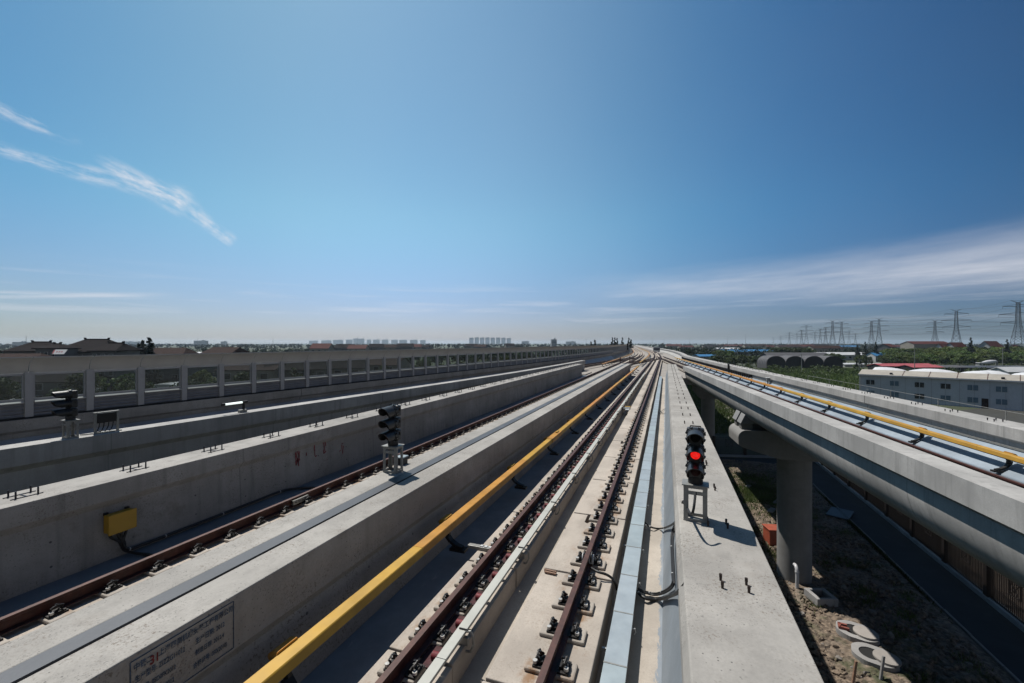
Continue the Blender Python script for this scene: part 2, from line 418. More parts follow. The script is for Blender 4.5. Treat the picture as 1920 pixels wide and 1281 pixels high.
plinth(v, straight, -1.85, -.78, 3.62, 4.0, SY+6, 52.0, 2.40, .045, .95, M['plinth'], notch=3)

# stencilled notice on the inner wall face (+x face), painted
def text_mesh(body, size, mat, name, parent, o, rd=(0, 1, 0), up=(0, 0, 1), bold=0.0, align='LEFT', sx=1.0):
    c = bpy.data.curves.new('lettering', 'FONT'); c.body = body; c.size = size; c.align_x = align; c.offset = bold
    t = bpy.data.objects.new('lettering', c); COL.objects.link(t)
    dg = bpy.context.evaluated_depsgraph_get(); dg.update()
    me = bpy.data.meshes.new_from_object(t.evaluated_get(dg)); bpy.data.objects.remove(t); bpy.data.curves.remove(c)
    rd, up, o = Vector(rd), Vector(up), Vector(o); off_ = Vector((0, 0, 0)); p = parent
    while p is not None: off_ = off_+p.location; p = p.parent
    for q in me.vertices: q.co = o+rd*(q.co.x*sx)+up*q.co.y-off_
    me.materials.clear(); me.materials.append(mat)
    b = bpy.data.objects.new(name, me); COL.objects.link(b); b.parent = parent
    return b
M['blue_ink'] = plain('blue_stencil_paint', (.06, .10, .16), .8, 0, .5, 22)
M['red_ink'] = plain('red_crayon_paint', (.22, .03, .03), .8, 0, .4, 14)
M['pink_ink'] = plain('faded_red_crayon_paint', (.30, .055, .06), .8, 0, .45, 12)
XA = -4.026
nb = MB()
def wline(y0, z0, y1, z1, w): nb.bar((XA, y0, z0), (XA, y1, z1), .003, w)
yl, yr, zt, zb = 2.17, 3.035, zz(2.555), zz(3.015)
nb.box((XA, (yl+yr)/2, zt), (.003, yr-yl-.009, .008)).box((XA, (yl+yr)/2, zb), (.003, yr-yl-.009, .008)).box((XA, yl, (zt+zb)/2), (.003, .008, zt-zb)).box((XA, yr, (zt+zb)/2), (.003, .008, zt-zb))
notice = nb.build('stencil_frame', M['blue_ink'], v, True)
rows = [('中铁二', .064, yl+.02, .085, .735), ('上海四测机械安装工程有限公司', .064, yl+.20, .085, .735), ('生产型号: ZIZZG11012', .062, yl+.03, .185, .62), ('生产日期: 2012', .062, yl+.50, .185, .68),
        ('检验员: 0SD0FK2012', .056, yl+.03, .285, .62), ('制造日期: 2012.4', .056, yl+.50, .285, .66), ('浇筑日期: Han 2012', .056, yl+.03, .385, .62), ('合格证号: 0S0(2010)', .060, yl+.48, .395, .62)]
for body, sz, y, dz, sx in rows:
    text_mesh(body, sz, M['blue_ink'], 'stencil_lettering', v, (XA+.001, y, zt-dz), bold=.0012, sx=sx)
text_mesh('31', .10, M['red_ink'], 'chalked_number', v, (XA+.003, yl+.135, zt-.115), bold=.003, sx=.75)

# ------------------------------------------------------------------ left trough viaduct
lv = thing('trough_viaduct', 'left concrete trough viaduct between the dark middle signal and the bolted parapet', 'viaduct', (-7.3, 0, zz(4.6)))
A_L = prof([(-4.745, 2.5), (-5.18, 2.5), (-5.18, 3.04), (-5.09, 3.17), (-5.2, 3.93), (-5.2, 4.62), (-4.745, 4.62)])
for a, b in ((SY, 27.0), (27.03, 53.8)):
    MB().sweep(A_L, [(0, a), (0, b)]).build('parapet_wall', M['wall'], lv, True, bevel=.012)
B_P = prof([(-9.43, 2.5), (-9.43, 2.83), (-9.55, 2.96), (-9.5, 3.93), (-9.5, 4.62), (-9.9, 4.5), (-10.1, 4.2), (-10.1, 3.2), (-10.3, 3.0), (-10.3, 2.5)])
for a, b in ((SY, 24.6), (24.63, 51.0)):
    MB().sweep(B_P, [(0, a), (0, b)]).build('parapet_wall', M['wall_b'], lv, True, bevel=.012)
MB().sweep(prof([(-9.49, 3.93), (-5.21, 3.93), (-5.21, 4.47), (-9.49, 4.47)]), [(0, SY), (0, 51.9)]).build('floor_slab', M['paint'], lv, True)
plinth(lv, straight, -8.1, -7.12, 3.62, 3.98, SY, 51.9, 2.4, .05, .6, M['plinth'])
plinth(lv, straight, -6.6, -5.75, 3.62, 3.98, SY, 51.9, 2.4, .05, .6, M['plinth'])
# red scrawl on the bolted parapet
XB = -9.53
def scrawl(strokes, y0, z0, s, mat, name='red_scrawl', w=.022):
    for st in strokes:
        mb = MB()
        pts = []
        for i in range(len(st)-1):
            a, b = st[i], st[i+1]
            for k in range(5):
                f = k/5; pts.append((a[0]+(b[0]-a[0])*f+random.uniform(-.02, .02), a[1]+(b[1]-a[1])*f+random.uniform(-.03, .03)))
        pts.append(st[-1])
        P3 = [(XB+.004, y0+p[0]*s*.55, z0+p[1]*s) for p in pts]
        for a, b in zip(P3, P3[1:]): mb.bar(a, b, .006, w*random.uniform(.5, 1.2))
        mb.build(name, mat, lv, True)
bz = zz(3.25)
# strokes y range: photo x 370..480
scrawl([[(0, .9), (.15, .1), (.3, .55), (.45, .1), (.62, .95)], [(.1, .95), (.5, .0)], [(.35, 1.0), (.65, .35)]], 8.95, bz-.14, .42, M['pink_ink'], w=.035)
scrawl([[(0, .6), (.2, .4)], [(.1, .75), (.1, .35)]], 9.32, bz-.0, .22, M['pink_ink'])
scrawl([[(0, 1), (.1, .1), (.4, .1)]], 9.62, bz-.06, .42, M['pink_ink'], w=.03)
scrawl([[(0, 1), (.4, .15)], [(.1, .4), (.15, .1), (.5, .2)], [(.3, 1), (.5, .6)]], 9.95, bz-.06, .42, M['pink_ink'], w=.03)
scrawl([[(0, .4), (.4, .5)], [(.55, .9), (.7, .1), (.95, .8)], [(.5, 1.0), (.9, 1.05)]], 10.62, bz-.26, .36, M['pink_ink'])
scrawl([[(0, .3), (.2, .0)], [(0, .6), (.3, .5)]], 10.1, bz-.34, .2, M['pink_ink'])

# ------------------------------------------------------------------ far left trough with the noise barrier
fv = thing('trough_viaduct', 'far left concrete trough viaduct that carries the noise barrier', 'viaduct', (-17.4, 5, zz(4.6)))
D_P = prof([(0, 2.5), (0, 2.95), (-.14, 3.1), (-.12, 3.7), (-.35, 4.25), (-.8, 4.55), (-.8, 3.93), (-.45, 3.4), (-.6, 3.0), (-.6, 2.5)])
for a, b in ((-14, 18.0), (18.03, 40.0), (40.03, 62.0)):
    MB().sweep(D_P, fpath(d_x, a, b)).build('parapet_wall', M['wall_s'], fv, True)
E_P = prof([(.25, 2.5), (.25, 2.86), (.12, 2.95), (.10, 3.12), (.95, 3.75), (1.0, 3.93), (1.0, 4.55), (-.4, 4.5), (-.65, 3.9), (-.65, 3.1), (-.75, 3.0), (-.75, 2.5)])
for a, b in ((-14, 18.0), (18.03, 40.0), (40.03, 62.0), (62.03, 108.0), (108.03, 330.0)):
    MB().sweep(E_P, fpath(e_x, a, b, 4 if b < 200 else 14)).build('parapet_wall', M['wall'], fv, True)
MB().sweep(prof([(.115, 3.108), (.96, 3.735), (1.01, 3.9), (.9, 3.9), (.1, 3.2)]), fpath(e_x, -14, 108)).build('painted_haunch', M['haunch_e'], fv, True)
mid_x = lambda y: (d_x(y)-.6+e_x(y)+.25)/2
MB().sweep(prof([(-2.1, 3.93), (2.1, 3.93), (2.1, 4.48), (-2.1, 4.48)]), fpath(mid_x, -14, 52)).build('floor_slab', M['paint'], fv, True)
for du in (-.75, .75):
    MB().sweep(prof([(du-.4, 3.62), (du+.4, 3.62), (du+.4, 4.0), (du-.4, 4.0)]), fpath(mid_x, -14, 52)).build('track_plinth', M['plinth'], fv, True)

# ------------------------------------------------------------------ right trough viaduct
rv = thing('trough_viaduct', 'right concrete trough viaduct on the round pier above the soil strip', 'viaduct', (8, 10, zz(4.5)))
F_P = prof([(6.0, 2.5), (6.0, 2.98), (6.2, 3.12), (6.2, 3.40), (6.225, 3.55), (6.27, 3.72), (6.34, 3.90), (6.45, 4.07), (6.62, 4.23), (6.88, 4.37), (7.3, 4.46), (7.3, 3.9), (6.75, 3.78), (6.6, 3.0), (6.6, 2.5)])
tj = 26.75
for a, b in ((-9, tj), (tj+.03, 50.0)):
    MB().sweep(F_P, right_path(a, b)).build('parapet_wall', M['wall_s'], rv, True, smooth=True)
MB().sweep(prof([(7.29, 3.74), (10.4, 3.74), (10.4, 4.455), (7.29, 4.455)]), right_path(-9, 52)).build('floor_slab', M['paint'], rv, True)
def g_path(y0, y1, step=6.0): return fpath(g_x, y0, y1, step)
G_P = prof([(0, 2.5), (0, 2.86), (.12, 2.93), (.13, 3.16), (-.75, 3.72), (-.75, 4.47), (.3, 4.47), (.7, 4.1), (.72, 3.1), (.92, 2.95), (.92, 2.5)])
for a, b in ((-9, 24.9), (24.93, 50.0), (50.03, 140.0), (140.03, 700)):
    MB().sweep(G_P, g_path(a, b, 6 if b < 200 else 20)).build('parapet_wall', M['wall_s'], rv, True, bevel=.012)
MB().sweep(prof([(.125, 3.151), (-.74, 3.703), (-.76, 3.735), (-.6, 3.735), (.126, 3.25)]), g_path(-9, 90)).build('painted_haunch', M['haunch'], rv, True)
ow = MB(); ys_w = [4.0+4*i for i in range(14)]+[59.0]; nw = len(ys_w)  # unseen slab added to cast shadow over the path as far as the fence
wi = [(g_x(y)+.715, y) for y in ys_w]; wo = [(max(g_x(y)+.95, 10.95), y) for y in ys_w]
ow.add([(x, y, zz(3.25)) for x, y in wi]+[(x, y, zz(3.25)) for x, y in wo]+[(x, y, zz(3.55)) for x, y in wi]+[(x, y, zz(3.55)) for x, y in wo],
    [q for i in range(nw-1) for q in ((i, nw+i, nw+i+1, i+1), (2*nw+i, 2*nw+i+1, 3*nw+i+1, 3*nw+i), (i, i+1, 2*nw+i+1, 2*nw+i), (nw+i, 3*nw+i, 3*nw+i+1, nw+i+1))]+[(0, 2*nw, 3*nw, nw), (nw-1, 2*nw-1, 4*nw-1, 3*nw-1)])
ow.build('added_shadow_slab', M['shade'], rv, True)
MB().sweep(prof([(.07, 3.09), (.12, 3.09), (.12, 3.15), (.07, 3.15)]), g_path(-9, 60)).build('wall_conduit', M['galv'], rv, True)
for c in (7.7, 9.2):
    MB().sweep(prof([(c-.33, 3.62), (c+.42, 3.62), (c+.42, 3.8), (c-.33, 3.8)]), right_path(-9, 112)).build('track_plinth', M['plinth'], rv, True)

# ------------------------------------------------------------------ junction deck where the troughs meet
jd = thing('junction_deck', 'wide flat junction deck where all the tracks run together far ahead', 'viaduct', (-5, 52, zz(4.6)))
ys = [52.0]+[float(y) for y in range(58, 240, 6)]+[float(y) for y in range(240, 701, 20)]
L = [(e_x(y)-.3, y) for y in ys]; R = [(g_x(y)-.2, y) for y in ys]
mb = MB(); n = len(ys)
vt = [(x, y, zz(3.95)) for x, y in L]+[(x, y, zz(3.95)) for x, y in R]+[(x, y, zz(4.7)) for x, y in L]+[(x, y, zz(4.7)) for x, y in R]
fs = []
for i in range(n-1):
    fs += [(i, i+1, n+i+1, n+i), (2*n+i, 3*n+i, 3*n+i+1, 2*n+i+1), (i, 2*n+i, 2*n+i+1, i+1), (n+i, n+i+1, 3*n+i+1, 3*n+i)]
fs += [(0, n, 3*n, 2*n), (n-1, 3*n-1+0, 4*n-1, 2*n-1)] if False else [(0, n, 3*n, 2*n)]
mb.add(vt, fs); mb.build('deck_slab', M['deck'], jd, True)
for u in (-3.10, -1.85, -8.1, -6.6):
    w = .85 if u in (-3.10, -6.6) else 1.05
    MB().sweep(prof([(u, 3.62), (u+w, 3.62), (u+w, 3.97), (u, 3.97)]), main_path(52.2, 600)).build('track_plinth', M['plinth'], jd, True)
for x, y, w, d in ((.55, 55.5, .9, 2.6), (-4.6, 57, 1.1, 5.5), (-9.8, 54.5, 1.0, 5.0), (1.5, 53.3, .5, 1.0)):
    MB().box((x, y, zz(3.95)+.06), (w, d, .12)).build('walkway_slab', M['deck'], jd, True, bevel=.01)

# ------------------------------------------------------------------ piers
def pier(x, y, ang, capz, ch, half, r, label, bearing=True):
    t = thing('viaduct_pier', label, 'pier', (x, y, 0), ang)
    zc = capz-ch
    MB().cyl((0, 0, zc/2), r, zc, 40).build('column', M['pier'], t, smooth=True)
    # hammerhead with rounded ends: upper half-round, underside tapering to the column
    w = 1.15
    out = [(-half+.42*(1-math.cos(a_)), capz-.42+.42*math.sin(a_)) for a_ in [math.pi/2*k/7 for k in range(8)]]
    out += [(-x_, z_) for x_, z_ in reversed(out)]
    out += [(half-.02, capz-ch*.55), (half-.22, capz-ch*.64), (r*1.25, zc), (-r*1.25, zc), (-half+.22, capz-ch*.64), (-half+.02, capz-ch*.55)]
    MB().prism(out, -w, w).build('pier_cap', M['pier'], t, bevel=.02)
    return t
    mb = MB(); w = 1.0; rings = []
    n = 9
    for sx, zb in ((-half, capz-ch*.62), (-half*.93, capz-ch*.72), (-r*1.3, zc), (r*1.3, zc), (half*.93, capz-ch*.72), (half, capz-ch*.62)):
        ring = []
        zt = capz
        for k in range(n):
            a = math.pi*k/(n-1); ring.append((sx, -w*math.cos(a), zt-.34+.34*math.sin(a)**.6 if 0 < k < n-1 else zt-.34))
        ring += [(sx, w, zb+.12), (sx, w*.82, zb), (sx, -w*.82, zb), (sx, -w, zb+.12)]
        rings.append(ring)
    m_ = len(rings[0]); vs = [p for rr in rings for p in rr]; fs = []
    for i in range(len(rings)-1):
        for j in range(m_): fs.append((i*m_+j, (i+1)*m_+j, (i+1)*m_+(j+1) % m_, i*m_+(j+1) % m_))
    fs += [tuple(range(m_)), tuple((len(rings)-1)*m_+j for j in range(m_))[::-1]]
    mb.add(vs, fs).build('pier_cap', M['pier'], t, smooth=False, bevel=.03)
    return t
capz = zz(4.80)
pc = world_at(1489, 23.9); pier(pc.x, pc.y, math.radians(4.86), capz, 1.5, 3.1, .83, 'thick round pier under the right viaduct beside the white downpipe')
pt = bpy.data.objects['viaduct_pier']
for sx in (-2.55, 2.55):
    for sy in (-.55, .55):
        mb = MB(); mb.prism([(sx-.3, 0.0), (sx+.3, 0.0), (sx+.22, .34), (sx-.34, .34)], sy-.28, sy+.28)
        o = mb.build('bearing_block', M['pier'], pt, bevel=.015); o.location = (0, 0, capz-.01)
# girder end diaphragm haunches that stand over the cap
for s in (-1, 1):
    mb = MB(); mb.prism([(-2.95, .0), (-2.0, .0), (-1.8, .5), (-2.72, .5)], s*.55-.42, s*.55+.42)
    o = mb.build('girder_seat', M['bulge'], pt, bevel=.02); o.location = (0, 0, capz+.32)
p2 = world_at(1327, 50.5); pier(p2.x, p2.y, math.radians(4.86), capz, 1.7, 1.6, .75, 'second pier in deep shade under the junction deck')
pier(-1.93, 27, 0, capz-.02, 1.5, 2.7, .95, 'round pier hidden below the central viaduct')
# ------------------------------------------------------------------ tracks: rails, fasteners
RH = 3.39
rail_prof = prof([(-.036, RH), (.036, RH), (.036, RH+.035), (.010, RH+.05), (.010, RH+.15), (.075, RH+.165), (.075, RH+.178), (-.075, RH+.178), (-.075, RH+.165), (-.010, RH+.15), (-.010, RH+.05), (-.036, RH+.035)])
rail_mi = [1]+[0]*11
def rail(parent, path, u):
    return MB().sweep([(a+u, z) for a, z in rail_prof], path, mis=rail_mi).build('rail', [M['rail'], M['railtop']], parent, True)
# one fastener at the origin, rail running along y; z=0 is the plinth top
def make_fastener(ext=(-.27, .27), red=None):
    mb = MB()
    mb.box((0, 0, .060), (.40, .20, .02))
    for s in (-1, 1):
        x = s*.125
        mb.box((x, 0, .085), (.07, .11, .035)); mb.tube([(x, -.05, .10), (x+s*.03, -.06, .15), (x+s*.035, -.01, .165), (x, .02, .15), (x-s*.02, .05, .12)], .013, 6)
        mb.tube([(x, .05, .10), (x+s*.03, .06, .15), (x+s*.035, .015, .165), (x+s*.01, -.03, .15)], .013, 6)
        mb.box((s*.172, 0, .078), (.03, .16, .02))
    return mb
def fastener_proto(parent, ext=(-.27, .27), red=None):
    f = make_fastener().build('rail_fastener', M['iron'], parent, smooth=False)
    MB().box(((ext[0]+ext[1])/2, 0, .022), (ext[1]-ext[0], .26, .052)).build('concrete_pad', M['pad'], f, bevel=.02)
    for s in (-1, 1):
        mb = MB(); mb.cyl((s*.175, -.065, .098), .026, .03, 10); mb.build('bolt_washer', M['washer'], f)
        mb = MB(); mb.cyl((s*.135, .0, .155), .016, .05, 8); mb.build('spring_bolt', M['spring'], f)
    if red:
        MB().box((.19, .30, .012), (.24, .34, .024)).build('primer_patch', M['primer'], f)
        MB().cyl((red-.05, .28, .055), .045, .12, 12, axis='X').build('primer_stub', M['primer_red'], f, smooth=True)
        MB().cyl((red+.03, .28, .05), .035, .05, 12, axis='X').build('stub_cap', M['white_bar'], f, smooth=True)
    return f
def fasteners(parent, place, n, first, ext, red=None, step=.6):
    pr = None
    for k in range(n):
        x, y, a = place(first+k*step)
        loc = Vector((x, y, zz(3.62)))-parent.location
        if pr is None:
            pr = fastener_proto(parent, ext, red); pr.location = loc; pr.rotation_euler = (0, 0, a)
        else: part_copy(pr, parent, loc, a)
def fastener_run(parent, place, s0, s1, step=.6, pad=(-.27, .27), u=0.0):
    mb = MB(); s = s0
    while s < s1:
        x, y, a = place(s)
        mb.box((x+math.cos(a)*(pad[0]+pad[1])/2, y, zz(3.62)+.022), (pad[1]-pad[0], .26, .052), a, mi=1)
        mb.box((x, y, zz(3.62)+.09), (.36, .18, .07), a, mi=0); s += step
    o = mb.build('rail_fasteners', [M['iron'], M['pad']], parent, True, recalc=False); o['kind'] = 'stuff'
    return o

t1 = thing('railway_track', 'nearest railway track, beside the pale blue cable tray and white guide bar', 'railway track', (-1.94, 2, zz(3.62)))
rail(t1, main_path(SY+6, 640), -1.19); rail(t1, main_path(SY+6, 640), -2.70)
# fastener phase from the photo: washers at cz = 800*3.54/dy
yph = at_level(1050, 1239.9, 3.54).y
y0 = yph-.65-4*.6
def on(u):
    return lambda s: (u+off(s), s, 0.0)
fasteners(t1, on(-1.19), 55, y0, (-.29, .27))
fasteners(t1, on(-2.70), 45, y0, (-.27, .20), red=.30)
fastener_run(t1, on(-1.19), y0+55*.6, 150, .6); fastener_run(t1, on(-2.70), y0+45*.6, 150, .6)

t2 = thing('railway_track', 'railway track in the left trough below the yellow junction box', 'railway track', (-6.95, 2, zz(3.62)))
rail(t2, main_path(SY+6, 640), -7.70); rail(t2, main_path(SY+6, 640), -6.20)
fasteners(t2, on(-7.70), 60, -1.55, (-.27, .30))
fastener_run(t2, on(-7.70), -1.55+60*.6, 130, .6); fastener_run(t2, on(-6.20), 49.0, 130, .6)

t3 = thing('railway_track', 'railway track in the right trough under the long yellow rail cover', 'railway track', (8.4, 5, zz(3.62)))
RP = right_path(-9, 118)
rail(t3, RP, 7.7); rail(t3, RP, 9.2)
def onr(u): return lambda s: (PFX*s+PFY*u, PFY*s-PFX*u, math.radians(4.86))
fasteners(t3, onr(9.2), 40, 12, (-.27, .42))
fastener_run(t3, onr(9.2), 36, 112, .6, (-.27, .42)); fastener_run(t3, onr(7.7), 47, 112, .6)

t4 = thing('railway_track', 'railway track behind the second parapet that joins the others ahead', 'railway track', (-17, 5, zz(3.62)))
def j_x(y):
    w = min(1, max(0, (y-46)/72.0)); w = w*w*(3-2*w); return mid_x(min(y, 64))*(1-w)+(-6.95+off(y))*w
JP = fpath(j_x, -10, 118, 4)
rail(t4, JP, -.75); rail(t4, JP, .75)
for u in (-.75, .75): fastener_run(t4, lambda s, u=u: (j_x(s)+u, s, 0), 20, 112, .6)
t5 = thing('railway_track', 'crossover track running slantwise over the far junction deck', 'railway track', (-4, 66, zz(3.62)))
def x_x(y):
    w = min(1, max(0, (y-62)/46.0)); w = w*w*(3-2*w); return (-6.95)*(1-w)+(-1.94)*w+off(y)
XP = fpath(x_x, 62, 108, 3); rail(t5, XP, -.75); rail(t5, XP, .75)
for u in (-.75, .75): fastener_run(t5, lambda s, u=u: (x_x(s)+u, s, 0), 63, 107, .6)

# ------------------------------------------------------------------ white guide bar with clamps
gb = thing('guide_bar', 'white flat bar clamped along the plinth beside the nearest left rail', 'guide bar', (-2.32, 2, zz(3.62)))
y = -2.0
yc0 = at_level(885, 1185, 3.45).y
seg = 4.36; a = yc0-2*seg-.5
while a < 50:
    MB().box((-2.32, a+seg/2, zz(3.45)-.02), (.122, seg-.008, .04)).build('bar_length', M['white_bar'], gb, True, bevel=.006); a += seg
k = 0; yy = yc0-2.18*2
while yy < 48:
    mb = MB(); mb.tube([(-2.26, yy, zz(3.46)), (-2.20, yy, zz(3.45)), (-2.165, yy, zz(3.50)), (-2.16, yy, zz(3.60)), (-2.20, yy, zz(3.69)), (-2.26, yy, zz(3.70))], .016, 7)
    mb.box((-2.30, yy, zz(3.575)), (.14, .05, .09)); mb.build('clamp', M['galv'], gb, True)
    MB().box((-2.29, yy, zz(3.44)), (.12, .014, .012)).build('strap', M['iron'], gb, True)
    yy += 2.18

# ------------------------------------------------------------------ yellow third rail covers
def third_rail(label, path_fn, y0, y1, u0, h, mirror, phase, step, seg, nb, joints=()):
    t = thing('third_rail', label, 'third rail', (0, 0, 0)); s = mirror
    p0 = path_fn(max(y0, 2), max(y0, 2)+1)[0]; t.location = (p0[0]+u0, p0[1], zz(3.8))
    P = lambda pts: [(u0+s*a, zz(h)+b) for a, b in pts]
    cov = P([(-.08, 0), (.075, 0), (.085, -.012), (.10, -.115), (.085, -.115), (.07, -.02), (-.07, -.02), (-.09, -.13), (-.102, -.13), (-.088, -.012)])
    a = y0
    while a < y1:
        b = min(a+seg, y1); MB().sweep(cov, path_fn(a, b-.006)).build('cover_length', M['yellow'], t, True); a = b
    MB().sweep(P([(-.04, -.05), (.04, -.05), (.03, -.16), (-.03, -.16)]), path_fn(y0, y1)).build('conductor_rail', M['iron'], t, True)
    yy = phase; k = 0
    while yy < y1 and k < nb:
        if yy > y0:
            (xa, ya), (xb, yb) = path_fn(yy-.14, yy+.14); tx, ty = xb-xa, yb-ya; L = math.hypot(tx, ty); tx /= L; ty /= L
            def W(a, l, dz): return ((xa+xb)/2+ty*(u0+s*a)+tx*l, (ya+yb)/2-tx*(u0+s*a)+ty*l, zz(h)+dz)
            # hood over the insulator, bulging away from the track
            mb = MB(); n = 9; rings = []
            for l in (-.15, -.12, .12, .15):
                f = .55 if abs(l) > .13 else 1.0
                rings.append([W(-.085-.14*f*math.sin(math.pi*j/(n-1)), l, -.05+.075*f*math.cos(math.pi*j/(n-1))) for j in range(n)])
            vs = [q for r_ in rings for q in r_]; fs = []
            for i in range(3):
                for j in range(n-1): fs.append((i*n+j, i*n+j+1, (i+1)*n+j+1, (i+1)*n+j))
                fs.append((i*n+n-1, i*n, (i+1)*n, (i+1)*n+n-1))
            fs += [tuple(range(n)), tuple(3*n+j for j in range(n))]
            mb.add(vs, fs).build('insulator_hood', M['yellow'], t, True, smooth=True)
            mb = MB(); cc = [(-.10, -.12), (-.13, -.22), (-.11, -.32), (-.03, -.41), (.08, -.47), (.20, -.50)]
            for i in range(len(cc)-1):
                wdt = .13-.01*i; mb.bar(W(cc[i][0], 0, cc[i][1]), W(cc[i+1][0], 0, cc[i+1][1]), wdt, .05)
            mb.box(W(.12, 0, -.535), (.30, .15, .05), math.atan2(-tx, ty))
            mb.build('bracket', M['iron'], t, True)
        yy += step; k += 1
    for j in joints:
        mb = MB(); q = P([(-.105, .012), (.10, .012), (.115, -.12), (.10, -.12), (.09, .0), (-.098, .0), (-.115, -.135), (-.125, -.135)])
        mb.sweep(q, path_fn(j, j+1.3)).build('joint_cap', M['yellow'], t, True)
        mb = MB(); q = P([(-.04, .012), (.04, .012), (.03, .05), (-.03, .05)]); mb.sweep(q, path_fn(j+.95, j+1.2)).build('joint_clip', M['yellow'], t, True)
    return t
CH = 3.17; CU = -3.63
yb0 = at_level(530, 1210, CH).y
third_rail('yellow covered third rail along the shaded wall of the nearest track', lambda a, b: main_path(a, b) if b > 60 else [(0, a), (0, b)], SY+8.5, 62, CU, CH, 1, yb0, 3.5, 5.25, 18, (yb0+10.3,))
tb0 = 15.35
third_rail('yellow covered third rail in the right trough over the blue grey haunch', lambda a, b: right_path(a, b, 100), -6, 100, 10.38, 3.12, -1, tb0-3.7*4, 3.7, 5.55, 30, (tb0-1.9-1.3, tb0+45))
third_rail('yellow covered third rail on the far deck left of the nearest track', lambda a, b: main_path(a, b), 74, 300, -4.1, CH, 1, 75, 3.5, 30, 20)
third_rail('yellow covered third rail on the far deck left of all tracks', lambda a, b: main_path(a, b), 66, 300, -9.2, CH, 1, 67, 3.5, 30, 20)

# ------------------------------------------------------------------ pale blue cable tray
ct = thing('cable_tray', 'pale blue covered cable tray beside the nearest right rail', 'cable tray', (-.55, 2, zz(3.93)))
MB().sweep(prof([(-.665, 3.72), (-.435, 3.72), (-.435, 3.93), (-.665, 3.93)]), [(0, 0), (0, 50.6)]).build('tray_body', M['galv'], ct, True)
yj = at_level(1150, 1146.8, 3.70).y
a = yj-4
while a < 50:
    o = MB().box((-.55+random.uniform(-.004, .004), a+.5, zz(3.70)), (.262, .992, .03)).build('tray_cover', M['tray'], ct, True, bevel=.004)
    if a > -1: MB().box((-.55, a-.004, zz(3.685)), (.266, .02, .008)).build('cover_seam', M['galv'], ct, True)
    a += 1.0
k = 0; yy = 2.4
while yy < 16:
    MB().tube([(-.42, yy, zz(3.74)), (-.385, yy+.01, zz(3.74)), (-.375, yy+.02, zz(3.79)), (-.40, yy+.03, zz(3.83))], .008, 6).build('earth_wire', M['tie'], ct, True)
    yy += 1.13
for yy in (3.9, 5.35, 8.2):
    MB().box((-.70, yy, zz(3.78)), (.10, .03, .03)).build('bracket', M['washer'], ct, True)
# cover over the outer strip of floor is bare; the bundle of cables to the red signal
def tube_thing(name, label, cat, pts, r, ties=(), n=8, mat='cable', group=None):
    """smooth tube through pts, as a thing; ties are fractions along it"""
    sm = []
    P = [Vector(p) for p in pts]
    for i in range(len(P)-1):
        p0, p1, p2, p3 = P[max(i-1, 0)], P[i], P[i+1], P[min(i+2, len(P)-1)]
        for k in range(6):
            s = k/6; sm.append(.5*((2*p1)+(p2-p0)*s+(2*p0-5*p1+4*p2-p3)*s*s+(3*p1-p0-3*p2+p3)*s**3))
    sm.append(P[-1])
    o = MB().tube(sm, r, n).build(name, M[mat], None, smooth=True); tag(o, label, cat, group)
    for f in ties:
        i = int(f*(len(sm)-2)); d = (sm[i+1]-sm[i]).normalized()
        MB().tube([sm[i]-d*.008, sm[i]+d*.008], r+.005, 10).build('cable_tie', M['tie'], o)
    return o
fl = lambda px, py, h=3.86: tuple(at_level(px, py, h))
def hz(px, py, lift=.05):
    m_ = (px-1249.0)/(py-HY)*CT; return tuple(at_level(px, py, (.908-.244*0-lift)/(m_+.244)))
tube_thing('signal_cable', 'thick black cable curving from the blue tray up to the red signal', 'cable', [fl(1206, 978, 3.82), fl(1222, 989), fl(1240, 991), hz(1258, 985), hz(1270, 974, .08), fl(1277, 958, 2.56), fl(1281, 940, 2.46), (.31, 5.95, zz(2.2)), (.36, 6.02, zz(1.93))], .017, (.12, .3))
tube_thing('signal_cable', 'black cable running along the painted haunch beside the thick one', 'cable', [hz(1272, 976, .08), hz(1263, 989), hz(1259, 1006), hz(1259, 1030), hz(1260, 1055), hz(1261, 1080), hz(1260, 1096), hz(1246, 1108), fl(1228, 1113), fl(1206, 1108), fl(1196, 1103, 3.84)], .016, (.3, .5, .75, .88))
tube_thing('signal_cable', 'black cable on the painted haunch nearest the parapet foot', 'cable', [hz(1275, 977, .08), hz(1266, 991), hz(1262, 1008), hz(1262, 1030), hz(1263, 1055), hz(1264, 1082), hz(1262, 1099), hz(1247, 1111), fl(1228, 1116), fl(1207, 1111), fl(1196, 1106, 3.84)], .014, ())
tube_thing('signal_cable', 'black cable pair end climbing over the parapet edge below the red signal', 'cable', [fl(1193, 1108, 3.84), fl(1210, 1122), fl(1236, 1124), hz(1258, 1117), hz(1272, 1110, .09), fl(1284, 1098, 2.52)], .022, (.1,))
tube_thing('signal_cable', 'thin black cable end climbing over the parapet edge below the red signal', 'cable', [fl(1194, 1112, 3.84), fl(1210, 1120), fl(1236, 1121), hz(1262, 1113), hz(1275, 1104, .12), fl(1284, 1093, 2.51)], .012)
tube_thing('rail_cable', 'black cable running from the white bonding coil to the tray', 'cable', [fl(1108, 1065, 3.52), fl(1120, 1072, 3.5), fl(1136, 1077, 3.52), fl(1148, 1085, 3.58), fl(1155, 1097, 3.75), fl(1157, 1106, 3.84)], .02)
tube_thing('loose_wire', 'thin loop of dark wire lying beside the tray on the painted floor', 'wire', [fl(1238, 770), fl(1243, 775), fl(1251, 773), fl(1253, 768), fl(1246, 767), fl(1239, 772), fl(1236, 776)], .012)
tube_thing('floor_cable', 'thin grey cable lying along the dark painted floor beside the third rail', 'cable', [(-3.30, y_, zz(3.915)) for y_ in (0, 3, 6, 10, 15, 20, 26, 32)], .012, mat='strip')
